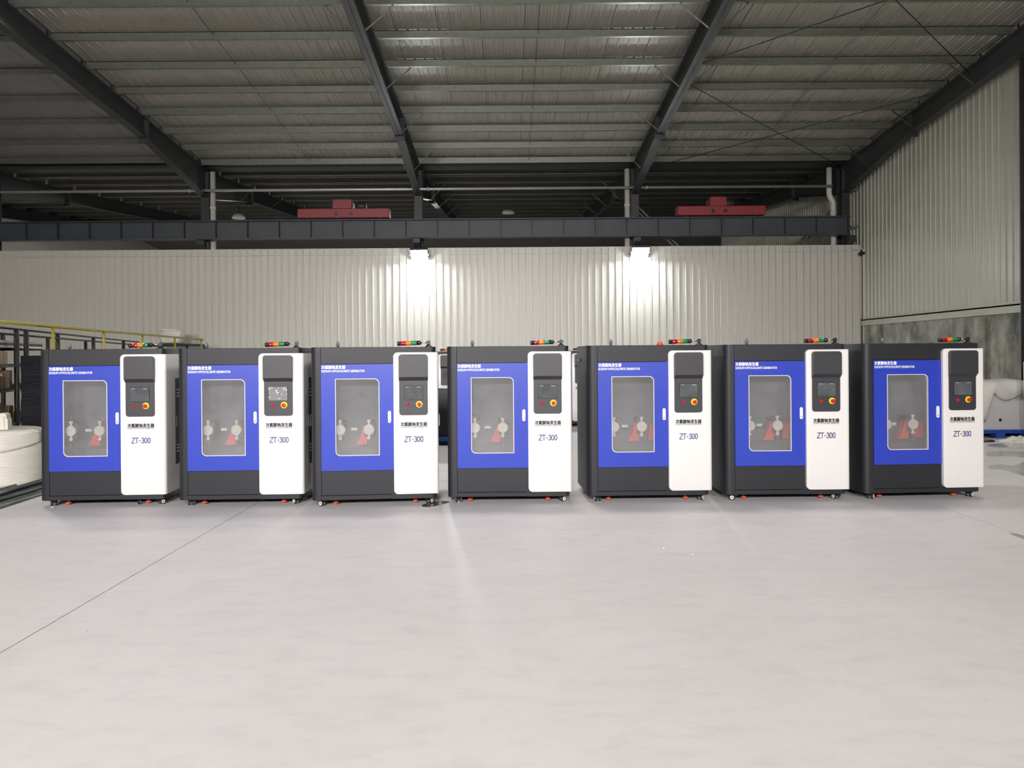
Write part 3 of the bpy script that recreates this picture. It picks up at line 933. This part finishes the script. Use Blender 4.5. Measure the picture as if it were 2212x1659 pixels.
    MB().bbox(0.248, 0.446, fy - 0.006, fy + 0.004, 1.100, 1.246, 0.002, 1).build('screen_bezel', 'screen_rim', cp)
    MB().box(0.251, 0.443, fy - 0.0075, fy - 0.0055, 1.103, 1.243).build('screen', 'screen', cp)
    o = link('screen_logo', text_mesh('screen_logo', 'SIEMENS', 'teal', 0.034, 0.0075, 0.0003), cp); o.location = (0.268, fy - 0.0085, 1.2285)
    MB().box(0.383, 0.424, fy - 0.0085, fy - 0.0080, 1.2305, 1.2345).build('screen_mark', 'pale_print', cp)
    MB().lathe([(0.019, 0.0), (0.019, 0.004)], (0.291, fy - 0.004, 1.051), (0, 1, 0), 18).lathe([(0.010, -0.013), (0.015, -0.008), (0.016, 0.0)], (0.291, fy - 0.002, 1.051), (0, 1, 0), 18).build('red_button', 'btn_ruby', cp)
    es = MB().lathe([(0.034, -0.003), (0.034, 0.0)], (0.407, fy, 1.054), (0, 1, 0), 28).build('emergency_stop', 'btn_yellow', cp)
    es.name = 'emergency_stop_plate'
    MB().lathe([(0.019, 0), (0.0205, 0.005), (0.019, 0.016), (0.013, 0.020), (0.013, 0.034)], (0.407, fy - 0.037, 1.054), (0, 1, 0), 24).build('emergency_stop_knob', 'btn_red', cp)
    # --- signal tower lying on the roof
    st_ = MB().lathe([(0.042, 0.0), (0.036, 0.006), (0.020, 0.018), (0.014, 0.028)], (0.505, 0.09, ZT), (0, 0, 1), 20).bbox(0.493, 0.517, 0.083, 0.097, ZT + 0.01, ZT + 0.045, 0.003, 1).lathe(
        [(0.020, -0.012), (0.022, -0.006), (0.022, 0.006), (0.020, 0.012)], (0.505, 0.09, ZT + 0.046), (0, 1, 0), 20).build('signal_tower', 'plastic_black', t)
    ax = Vector((-1, 0, -0.035)).normalized(); j = Vector((0.505, 0.09, ZT + 0.046))
    MB().tube(j + ax * 0.015, j + ax * 0.085, 0.0065, 10).build('rod', 'chrome', st_)
    MB().lathe([(0.010, 0.078), (0.022, 0.084), (0.0235, 0.090), (0.0235, 0.125)], j, ax, 20).build('socket', 'plastic_black', st_)
    s0 = 0.125
    for nm, mt in (('lens', 'lens_green'), ('lens', 'lens_amber'), ('lens', 'lens_red')):
        MB().lathe([(0.0225, s0), (0.0235, s0 + 0.003), (0.0235, s0 + 0.053), (0.0225, s0 + 0.056)], j, ax, 20).build(nm, mt, st_)
        s0 += 0.0562
    MB().lathe([(0.0235, s0), (0.0235, s0 + 0.028), (0.021, s0 + 0.034)], j, ax, 20).build('end_cap', 'plastic_black', st_)
    # --- cable gland on the roof at left
    MB().lathe([(0.013, 0), (0.013, 0.016), (0.018, 0.018), (0.018, 0.030), (0.020, 0.036), (0.015, 0.050), (0.009, 0.058), (0.009, 0.066)], (-0.44, 0.10, ZT), (0, 0, 1), 10).build('cable_gland', 'gland_grey', t)
    # --- lock nub on the left flank
    MB().lathe([(0.020, 0), (0.020, -0.012), (0.012, -0.014), (0.012, -0.03)], (XL, 0.62, 1.50), (1, 0, 0), 12).build('side_latch', 'chrome', t)
    # --- casters and levelling feet
    for ci, (cxx, cyy) in enumerate(((-0.60, 0.075), (0.50, 0.075), (-0.60, DEPTH - 0.09), (0.50, DEPTH - 0.09))):
        c = MB().box(-0.038, 0.038, -0.038, 0.038, 0.0615, ZB).box(-0.007, 0.007, -0.03, 0.04, 0.034, 0.0615).lathe(
            [(0.006, -0.036), (0.006, 0.036)], (0, 0.010, 0.029), (1, 0, 0), 10).prism_yz([(-0.02, 0.0615), (-0.050, 0.056), (-0.056, 0.050), (-0.01, 0.054)], -0.018, 0.018).build('caster', 'plastic_black', t)
        c.location = (cxx, cyy, 0); c.rotation_euler = (0, 0, (0.5, -0.6, 0.2, 0.9)[ci])
        for s in (-1, 1):
            MB().lathe([(0.021, -0.011), (0.029, -0.008), (0.029, 0.008), (0.021, 0.011)], (s * 0.021, 0.010, 0.0292), (1, 0, 0), 20).build('tyre', 'rubber', c)
            MB().lathe([(0.0205, -0.0125), (0.0205, 0.0125)], (s * 0.021, 0.010, 0.0292), (1, 0, 0), 16).build('wheel', 'wheel_grey', c)
    for fx, fyy in ((-0.475, 0.12), (0.355, 0.12)):
        f = MB().tube((fx, fyy, 0.03), (fx, fyy, ZB), 0.008, 10).lathe([(0.014, 0), (0.014, 0.008)], (fx, fyy, 0.046), (0, 0, 1), 6).build('levelling_foot', 'chrome', t)
        MB().lathe([(0.022, 0.012), (0.029, 0.016), (0.029, 0.024), (0.016, 0.034)], (fx, fyy, 0), (0, 0, 1), 20).build('foot_pad', 'foot_orange', f)
    return t

proto = make_machine()
POSES = [(-4.2175, 7.7825, 0.056), (-2.7595, 7.7555, 0.0435), (-1.3489, 7.7107, 0.0948), (0.0509, 7.80, 0.018), (1.5291, 7.8101, 0.0361), (2.9769, 7.8192, 0.0107), (4.4437, 7.862, 0.0654)]
LAB = ['blue-doored generator cabinet at the left end of the front row, beside the bubble wrap roll',
       'blue-doored generator cabinet with crinkled film on its screen, second from the left end',
       'blue-doored generator cabinet in front of the small puddle, third from the left end',
       'blue-doored generator cabinet in the middle of the front row, fourth from either end',
       'blue-doored generator cabinet with an orange cap on its roof, third from the right end',
       'blue-doored generator cabinet second from the right end of the front row',
       'blue-doored generator cabinet at the right end of the row, before the concrete wall']
machines = []
for i, (x, y, a) in enumerate(POSES):
    o = proto if i == 0 else copy_tree(proto)
    o.location = (x, y, 0); o.rotation_euler = (0, 0, a)
    o['label'] = LAB[i]; o['group'] = 'front row of generator cabinets'
    machines.append(o)
    for c in children(o):
        if c.name.startswith('caster') and i:
            c.rotation_euler[2] = random.uniform(-1.2, 1.2)
for (x, y, a), lb in (((1.22, 16.1, 0.0), 'far generator cabinet glimpsed in the gap right of the middle cabinet'),
                      ((-1.63, 15.5, 0.0), 'far generator cabinet glimpsed in the gap left of the middle cabinet')):
    o = copy_tree(proto)
    o.location = (x, y, 0); o.rotation_euler = (0, 0, a)
    o['label'] = lb; o['group'] = 'far generator cabinets'

# film on two screens, orange cap on the fifth cabinet
def film(parent, amp, seed):
    rnd = random.Random(seed)
    mb = MB(); nx, nz = 14, 10
    x0, x1, z0, z1 = 0.252, 0.444, 1.102, 1.245
    vs = [(x0 + (x1 - x0) * i / nx, -0.0615 - rnd.random() * amp, z0 + (z1 - z0) * k / nz) for k in range(nz + 1) for i in range(nx + 1)]
    mb.add(vs, [(k * (nx + 1) + i, k * (nx + 1) + i + 1, (k + 1) * (nx + 1) + i + 1, (k + 1) * (nx + 1) + i) for k in range(nz) for i in range(nx)])
    o = mb.build('screen_film', 'clear_film', parent)
    o['label'] = 'clear crinkled protective film'
film(machines[1], 0.006, 3)
MB().lathe([(0.036, 0), (0.036, 0.014), (0.030, 0.016), (0.030, 0.03), (0.02, 0.036)], (0.10, 0.16, ZT), (0, 0, 1), 16).build('orange_cap', 'foot_orange', machines[4])

# ------------------------------------------------------------------ black box on a pallet in the gap left of the middle cabinet
t = thing('black_crate', 'black box on a blue pallet seen through the gap left of the middle cabinet', 'crate', (-1.45, 13.3, 0.15))
MB().bbox(-0.5, 0.5, -0.4, 0.4, 0.0, 0.84, 0.012, 1).build('box_body', 'cab_black', t)
MB().box(-0.48, 0.48, -0.403, -0.40, 0.78, 0.80).build('lid_seam', 'cab_dark', t)

def pallet(loc, w_, d_, label, rzv=0.0):
    t = thing('plastic_pallet', label, 'pallet', loc, rzv, 'blue plastic pallets')
    nd = 7
    for i in range(nd):
        x0 = -w_ / 2 + i * w_ / nd
        MB().bbox(x0 + 0.008, x0 + w_ / nd - 0.008, -d_ / 2, d_ / 2, 0.115, 0.148, 0.006, 1).build('deck_slat', 'pallet_blue', t)
    for i in range(3):
        for j in range(3):
            x0 = -w_ / 2 + 0.01 + i * (w_ - 0.20) / 2; y0 = -d_ / 2 + 0.01 + j * (d_ - 0.20) / 2
            MB().prism_xz([(x0 + 0.02, 0), (x0 + 0.16, 0), (x0 + 0.18, 0.115), (x0, 0.115)], y0, y0 + 0.18).build('foot_block', 'pallet_blue', t)
    for e0, e1 in ((-d_ / 2 + .004, -d_ / 2 + 0.03), (d_ / 2 - 0.03, d_ / 2 - .004)):
        MB().box(-w_ / 2 + .005, w_ / 2 - .005, e0, e1, 0.09, 0.116).build('edge_rail', 'pallet_blue', t)
    return t
pallet((-1.45, 13.3, 0), 1.1, 0.95, 'blue plastic pallet under the black box behind the cabinets')

# ------------------------------------------------------------------ left side: bubble wrap roll, tubes, wrapped crate, rack
t = thing('bubble_wrap_roll', 'large upright roll of pale bubble wrap at the left edge', 'roll', (-6.39, 9.30, 0))
prof = []
rnd = random.Random(5)
for k in range(25):
    z = 0.67 * k / 24
    prof.append((0.50 + rnd.uniform(-0.003, 0.003), z))
MB().lathe([(0.44, 0.0)] + prof[1:-1] + [(0.47, 0.665), (0.40, 0.682), (0.10, 0.685)], (0, 0, 0), (0, 0, 1), 40).build('roll_body', 'bubble_wrap', t)
mb = MB(); vs = []
for i in range(9):
    a = math.radians(-70 + i * 9)
    for kz in range(8):
        z = 0.685 - 0.040 * kz * (1 - 0.05 * i)
        r = (0.40 if kz == 0 else 0.507 + 0.003 * math.sin(i * 1.3 + kz))
        vs.append((r * math.cos(a), r * math.sin(a), z + (0.012 if kz == 0 else 0)))
mb.add(vs, [(i * 8 + k_, i * 8 + k_ + 1, (i + 1) * 8 + k_ + 1, (i + 1) * 8 + k_) for i in range(8) for k_ in range(7)], True)
o = mb.build('loose_flap', 'bubble_wrap', t)
md = o.modifiers.new('thickness', 'SOLIDIFY'); md.thickness = 0.006

t = thing('foam_block', 'notched white foam corner block standing on the bubble wrap roll', 'foam', (-6.26, 9.15, 0.686), 0.25)
MB().prism_xz([(-0.055, 0), (0.062, 0), (0.060, 0.13), (0.048, 0.135), (0.045, 0.185), (0.02, 0.20), (-0.03, 0.20), (-0.05, 0.185), (-0.052, 0.14), (-0.06, 0.135)], -0.03, 0.10).build('block', 'foam_white', t)
MB().prism_xz([(0.005, 0.0), (0.028, 0.0), (0.022, 0.17), (0.008, 0.16)], -0.045, -0.03).build('rib', 'foam_white', t)
t = thing('tape_roll', 'grey roll lying on the bubble wrap at the picture edge', 'roll', (-6.52, 9.05, 0.686))
MB().lathe([(0.050, -0.008), (0.082, -0.008), (0.086, 0.0), (0.086, 0.30), (0.05, 0.30)], (0, -0.05, 0.087), (0.25, 1, 0), 24).build('winding', 'pump_body', t)
MB().lathe([(0.062, -0.012), (0.066, -0.008), (0.066, 0.02)], (0, -0.052, 0.087), (0.25, 1, 0), 20).build('core', 'trim_grey', t)

# thin steel tubes piled on the floor
RT = 0.017
tubes = [(0.040 * i, RT, RT, random.choice(('tube_dark', 'tube_dark', 'tube_light'))) for i in range(12)]
tubes += [(0.14 + 0.040 * i, RT * 2.75, RT, random.choice(('tube_dark', 'tube_light', 'tube_dark'))) for i in range(8)]
tubes += [(0.24, RT * 3.7 + 0.028, 0.028, 'tube_dark'), (0.36, RT * 3.7 + 0.024, 0.024, 'tube_dark')]
for k_, (off, z, rr, mt) in enumerate(tubes):
    lb = 'thin grey tube in the pile lying on the floor at the left edge'
    if k_ == len(tubes) - 2:
        lb = 'thickest dark tube on top of the tube pile at the left edge'
    if k_ == len(tubes) - 1:
        lb = 'second thick dark tube on top of the tube pile, beside the bubble wrap'
    big = k_ >= len(tubes) - 2
    t = thing('steel_tube', lb, 'tube', (-5.27 - off, 6.9 + random.uniform(-0.25, 0.15), z), 0.0, 'tubes piled on the floor')
    ln = (1.95 if big else 2.75) + random.uniform(-0.2, 0.1)
    a = 0.05 + random.uniform(-0.0009, 0.0009)
    MB().lathe([(rr - 0.004, 0.02), (rr - 0.004, 0.0), (rr, 0.0), (rr, ln), (rr - 0.004, ln), (rr - 0.004, ln - 0.02)], (0, 0, 0), (-a, 1, 0), 12).build('tube_wall', mt, t)

# stretch-wrapped black crate
t = thing('wrapped_machine', 'tall machine wrapped in shiny black stretch film, behind the leftmost cabinet', 'wrapped crate', (-5.98, 10.55, 0))
bm = bmesh.new(); bmesh.ops.create_cube(bm, size=1.0)
bmesh.ops.subdivide_edges(bm, edges=bm.edges, cuts=10, use_grid_fill=True)
rnd = random.Random(8)
for v in bm.verts:
    zz = v.co.z + .5
    wv = 0.004 * math.sin(zz * 37) + rnd.uniform(-0.004, 0.004)
    v.co = Vector((v.co.x * (1.30 + wv), v.co.y * (1.0 + wv), 0.10 + zz * 1.50))
MB().frombm(bm).build('film_wrap', 'film_black', t)
MB().box(-0.60, 0.60, -0.45, 0.45, 0.0, 0.10).build('skid', 'rack_black', t)

# storage rack with cartons, running away along the left side
A, B = Vector((-6.78, 9.75, 0)), Vector((-9.7, 19.4, 0))
u = (B - A).normalized(); nrm = Vector((u.y, -u.x, 0)); nrm = nrm if nrm.x < 0 else -nrm
rack = t = thing('storage_rack', 'black steel storage rack with cartons, running back along the left side', 'rack')
def P(s, d, z):
    return A + u * s + nrm * d + Vector((0, 0, z))
LEN = (B - A).length
ns = 5
for px in (36, 57, 125, 202, 267):
    kx = (px - 1100) / 1600
    s = (kx * A.y - A.x) / (u.x - kx * u.y)
    for d in (0, 0.8):
        MB().tube(P(s, d, 0), P(s, d, 1.98), 0.035, 4).build('upright', 'rack_black', t)
for d in (0, 0.8):
    for z in ((1.98, 1.90) if d == 0 else (1.98,)):
        MB().tube(P(0, d, z), P(LEN, d, z), 0.020, 4).build('top_rail', 'rack_black', t)
SHELF_Z = (0.12, 0.62, 1.10, 1.44)
for z in SHELF_Z:
    c = [P(0, 0, z), P(LEN, 0, z), P(LEN, .8, z), P(0, .8, z)]
    MB().add([tuple(p) for p in c] + [tuple(p + Vector((0, 0, 0.035))) for p in c], [(3, 2, 1, 0), (4, 5, 6, 7), (0, 1, 5, 4), (1, 2, 6, 5), (2, 3, 7, 6), (3, 0, 4, 7)]).build('shelf', 'rack_black', t)
boxes = [(0, 0.05, 0.42, 0.38, 'cardboard', 'brown carton on the bottom rack shelf at the left edge'),
         (1, 0.04, 0.40, 0.30, 'cardboard_b', 'brown carton on the second rack shelf, nearest the viewer'),
         (1, 0.50, 0.38, 0.24, 'cardboard', 'low brown carton on the second rack shelf, behind the nearest one'),
         (2, 0.03, 0.36, 0.20, 'cardboard', 'brown carton on the third rack shelf, nearest the viewer'),
         (2, 0.44, 0.40, 0.26, 'cardboard_b', 'brown carton on the third rack shelf, behind the nearest one'),
         (3, 0.02, 0.22, 0.20, 'carton_yellow', 'yellow carton on the top rack shelf at the left edge'),
         (3, 0.30, 0.36, 0.19, 'cardboard_b', 'brown carton on the top rack shelf beside the yellow one')]
for lv, s, wd, h, mt, lb in boxes:
    b = thing('carton', lb, 'carton', tuple(P(s, 0.05, SHELF_Z[lv] + 0.036)), math.atan2(u.y, u.x), 'cartons on the rack')
    MB().bbox(0, wd, 0, 0.70, 0, h, 0.006, 1).build('carton_body', mt, b)
    MB().box(0.01, wd - 0.01, 0.335, 0.365, h, h + 0.001).box(wd * .5 - 0.02, wd * .5 + 0.02, -0.001, 0, h - 0.12, h).build('tape', 'cardboard_b' if mt != 'cardboard_b' else 'cardboard', b)
t = thing('plank_stack', 'stack of pale boards lying on top of the rack at the left edge', 'boards', tuple(P(0.1, 0.1, 1.72)), math.atan2(u.y, u.x))
for i in range(3):
    MB().box(0.02 * i, 2.2 + 0.1 * i, 0.0, 0.55, 0.034 * i, 0.034 * i + 0.03).build('board', ('foam_white', 'rack_black', 'trim_grey')[i], t)
for i in range(3):
    MB().tube(P(0.2 + i * 0.9, 0, 1.700), P(0.2 + i * 0.9, 0.8, 1.700), 0.018, 4).build('arm', 'rack_black', rack)

# yellow guard rail above the rack
A2, B2 = Vector((-6.55, 9.5, 0)), Vector((-8.10, 19.6, 0))
t = thing('guard_rail', 'yellow steel guard rail running back above the rack', 'railing')
MB().tube((A2.x + 0.12, A2.y - 0.8, 2.035), (B2.x, B2.y, 2.035), 0.022, 8).build('top_rail', 'yellow_rail', t)
for px in (115, 225, 308, 378, 435):
    # where the rail crosses this sight line
    kx = (px - 1100) / 1600
    s = (kx * A2.y - A2.x) / ((B2.x - A2.x) - kx * (B2.y - A2.y))
    p = A2 + (B2 - A2) * s
    MB().tube((p.x, p.y, 0), (p.x, p.y, 2.035), 0.022, 8).build('post', 'yellow_rail', t)
t = thing('work_platform', 'dark steel platform under the white sack by the partition', 'platform', (-8.9, 19.3, 0))
MB().box(-0.5, 0.75, -0.5, 0.7, 1.86, 1.92).build('deck', 'rack_black', t)
for xx in (-0.45, 0.70):
    for yy in (-0.45, 0.65):
        MB().tube((xx, yy, 0), (xx, yy, 1.86), 0.03, 4).build('leg', 'rack_black', t)
t = thing('white_sack', 'bulging white wrapped sack on the platform behind the leftmost cabinets', 'sack', (-8.72, 19.2, 1.92))
bm = bmesh.new(); bmesh.ops.create_icosphere(bm, subdivisions=3, radius=1.0)
for v in bm.verts:
    c = v.co
    s = 1 + 0.05 * math.sin(7 * c.x + 3 * c.z) + 0.04 * math.sin(9 * c.y - 4 * c.z)
    v.co = Vector((math.copysign(abs(c.x) ** .38, c.x) * 0.25 * s, math.copysign(abs(c.y) ** .4, c.y) * 0.22 * s, 0.18 + math.copysign(abs(c.z) ** .38, c.z) * 0.18))
MB().frombm(bm, True).build('sack_body', 'sack_white', t)
MB().bbox(-0.22, 0.20, -0.19, 0.17, 0.33, 0.395, 0.028, 3).build('top_fold', 'sack_white', t)

# ------------------------------------------------------------------ right side: covered machine on pallet
PX, PY = 8.86, 13.60
pallet((PX - 0.02, PY + 0.25, 0), 1.30, 1.05, 'blue plastic pallet under the cloth-covered machine at the right edge')
t = thing('covered_machine', 'white machine casing on the blue pallet at the right edge', 'machine', (PX, PY + 0.25, 0.15))
MB().bbox(-0.48, 0.52, -0.40, 0.40, 0.02, 0.84, 0.02, 2).build('casing', 'casing_white', t)
MB().box(-0.50, 0.54, -0.42, 0.42, 0.0, 0.03).build('plinth', 'casing_white', t)
for x, z in ((0.10, 0.17), (0.34, 0.60)):
    MB().lathe([(0.028, -0.004), (0.028, 0.01)], (x - 0.05, -0.40, z), (0, 1, 0), 14).build('port', 'plastic_black', t)
t = thing('cover_sheet', 'crumpled pale cloth draped over the white casing at the right edge', 'cloth', (PX, PY + 0.25, 0.15))
mb = MB(); nx, ny = 34, 34
rnd = random.Random(3)
vs = []
for j in range(ny + 1):
    for i in range(nx + 1):
        a, b = i / nx, j / ny
        x = -0.80 + 1.60 * a; y = -0.78 + 1.5 * b
        ox = max(0, abs(x) - 0.49); oy = max(0, abs(y) - 0.41)
        drop = max(ox, oy)
        z = 0.88 - drop * 1.6 - (0.02 * math.sin(6 * a + 2) * 0)
        z += 0.018 * math.sin(9 * a + 5 * b) + 0.014 * math.sin(14 * b - 6 * a)
        fx = math.copysign(min(abs(x), 0.505 + 0.10 * ox), x); fy_ = math.copysign(min(abs(y), 0.43 + 0.12 * oy), y)
        if drop > 0:
            fx += 0.018 * math.sin(17 * b); fy_ += 0.02 * math.sin(16 * a)
        # front hem: hangs low on the left, gathered high on the right
        if oy > 0 and y < 0:
            hang = 0.74 if a < 0.36 else (0.74 - (a - 0.36) / 0.07 * 0.52 if a < 0.43 else 0.22 + 0.13 * math.sin(math.pi * min(1, (a - 0.43) / 0.36)))
            z = 0.88 - hang * oy / 0.37 + 0.012 * math.sin(20 * a)
            fy_ = -0.425 - 0.05 * math.sin(math.pi * oy / 0.37) - 0.012 * math.sin(18 * a)
        if ox > 0 and not (oy > 0 and y < 0):
            z = 0.88 - 0.72 * ox / 0.31
        vs.append((fx, fy_, max(0.05, z)))
mb.add(vs, [(j * (nx + 1) + i, j * (nx + 1) + i + 1, (j + 1) * (nx + 1) + i + 1, (j + 1) * (nx + 1) + i) for j in range(ny) for i in range(nx)], True)
o = mb.build('drape', 'cover_cloth', t)
md = o.modifiers.new('thickness', 'SOLIDIFY'); md.thickness = 0.008; md.offset = 1

t = thing('control_box', 'white control box on a black stand at the far right edge', 'control box', (9.10, 13.02, 0))
MB().bbox(0.0, 0.42, -0.10, 0.10, 0.76, 1.38, 0.01, 2).build('box_body', 'casing_white', t)
MB().box(0.02, 0.40, -0.104, -0.10, 0.78, 1.36).build('box_door', 'casing_white', t)
MB().box(0.06, 0.36, -0.06, 0.06, 0.02, 0.76).build('stand', 'plastic_black', t)
MB().box(0.0, 0.42, -0.14, 0.14, 0.0, 0.02).build('foot_plate', 'plastic_black', t)

# crumpled cloth on the floor
def crumple(name, label, cat, loc, sx, sy, sz, mt, seed):
    t = thing(name, label, cat, loc)
    rnd = random.Random(seed)
    mb = MB(); n = 16; vs = []
    for j in range(n + 1):
        for i in range(n + 1):
            a, b = i / n * 2 - 1, j / n * 2 - 1
            e = max(0, 1 - max(abs(a), abs(b)) ** 3)
            vs.append((a * sx * (1 + .15 * math.sin(5 * b)), b * sy * (1 + .15 * math.sin(4 * a)), 0.004 + sz * e * (0.45 + 0.35 * math.sin(5 * a + seed) * math.cos(6 * b) + rnd.uniform(-.12, .2))))
    mb.add(vs, [(j * (n + 1) + i, j * (n + 1) + i + 1, (j + 1) * (n + 1) + i + 1, (j + 1) * (n + 1) + i) for j in range(n) for i in range(n)], True)
    o = mb.build('cloth_folds', mt, t)
    md = o.modifiers.new('thickness', 'SOLIDIFY'); md.thickness = 0.004
crumple('floor_cloth', 'crumpled cream cloth on the floor before the right blue pallet', 'cloth', (8.80, 12.75, 0), 0.30, 0.22, 0.13, 'foam_white', 4)
t = thing('hose_loop', 'thin dark hose loop on the floor before the right blue pallet', 'hose', (8.15, 12.9, 0))
MB().path([(0.22 * math.cos(a) * 1.3, 0.14 * math.sin(a), 0.012) for a in [2 * math.pi * i / 24 for i in range(23)]], 0.011, 6).build('hose_run', 'plastic_black', t)

# ------------------------------------------------------------------ puddles and floor litter
def puddle(label, loc, pts, mt='puddle', z=0.0015):
    t = thing('puddle', label, 'puddle', loc, 0, 'puddles')
    # smooth closed outline
    n = len(pts); ol = []
    for i in range(n):
        p0, p1, p2, p3 = (Vector(pts[(i + k_) % n]) for k_ in (-1, 0, 1, 2))
        for s in range(5):
            q = s / 5
            ol.append(0.5 * ((2 * p1) + (p2 - p0) * q + (2 * p0 - 5 * p1 + 4 * p2 - p3) * q * q + (3 * p1 - p0 - 3 * p2 + p3) * q ** 3))
    MB().prism_xy([(p.x, p.y) for p in ol], 0.0002, z).build('water', mt, t)
def fl(px, py):
    yh = 772 - 0.0072 * (px - 1100)
    d = EYE * F_PX / (py - yh - 3.3)
    return ((px - 1100) * d / F_PX, d)
def pud(label, pxs, mt='puddle'):
    w_ = [fl(*p) for p in pxs]
    cx = sum(p[0] for p in w_) / len(w_); cy_ = sum(p[1] for p in w_) / len(w_)
    puddle(label, (cx, cy_, 0), [(p[0] - cx, p[1] - cy_) for p in w_], mt)
pud('small dark puddle on the floor in front of the third cabinet', [(908, 1099), (922, 1093), (940, 1090), (958, 1089), (970, 1091), (962, 1094), (950, 1097), (932, 1101), (916, 1102)])
pud('long thin wet streak on the right floor, nearest the blue pallet', [(2134, 967), (2170, 965), (2212, 969), (2216, 976), (2180, 975), (2140, 972)], 'wet_floor')
pud('wet patch on the right floor between the two wet streaks', [(2132, 984), (2165, 981), (2215, 983), (2216, 995), (2180, 992), (2135, 993)], 'wet_floor')
pud('broad wet patch on the right floor, nearest the viewer', [(2134, 1013), (2160, 1010), (2190, 1012), (2216, 1004), (2218, 1034), (2195, 1030), (2165, 1022), (2138, 1020)], 'wet_floor')
pud('dark damp mark on the floor joint at the right edge', [(2062, 1120), (2080, 1122), (2100, 1129), (2090, 1129), (2070, 1125)], 'wet_floor')
pud('dark damp mark at the right picture edge on the floor joint', [(2178, 1158), (2192, 1160), (2216, 1167), (2216, 1174), (2202, 1169), (2186, 1163)], 'wet_floor')

x, y = fl(300, 1096)
t = thing('tube_ring', 'short cut ring of grey tube on the floor under the leftmost cabinet', 'ring', (x, y, 0.0215))
MB().lathe([(0.017, -0.012), (0.021, -0.012), (0.021, 0.012), (0.017, 0.012), (0.017, -0.012)], (0, 0, 0), (0.25, 1, 0), 18, False).build('ring_wall', 'pump_body', t)
for px, py, lb in ((111, 1104, 'small pale crumb of debris before the leftmost cabinet'), (990, 1092, 'small yellow crumb of debris by the middle cabinet caster'), (1430, 1193, 'tiny white paper scrap on the open floor at centre'), (1493, 1207, 'tiny pale scrap on the open floor right of centre')):
    x, y = fl(px, py)
    t = thing('debris_crumb', lb, 'debris', (x, y, 0), 0, 'floor crumbs')
    bm = bmesh.new(); bmesh.ops.create_icosphere(bm, subdivisions=1, radius=0.013)
    rnd = random.Random(px)
    for v in bm.verts:
        v.co = Vector((v.co.x * rnd.uniform(.7, 1.3), v.co.y * rnd.uniform(.7, 1.3), 0.008 + v.co.z * 0.6))
    MB().frombm(bm).build('crumb', 'debris', t)
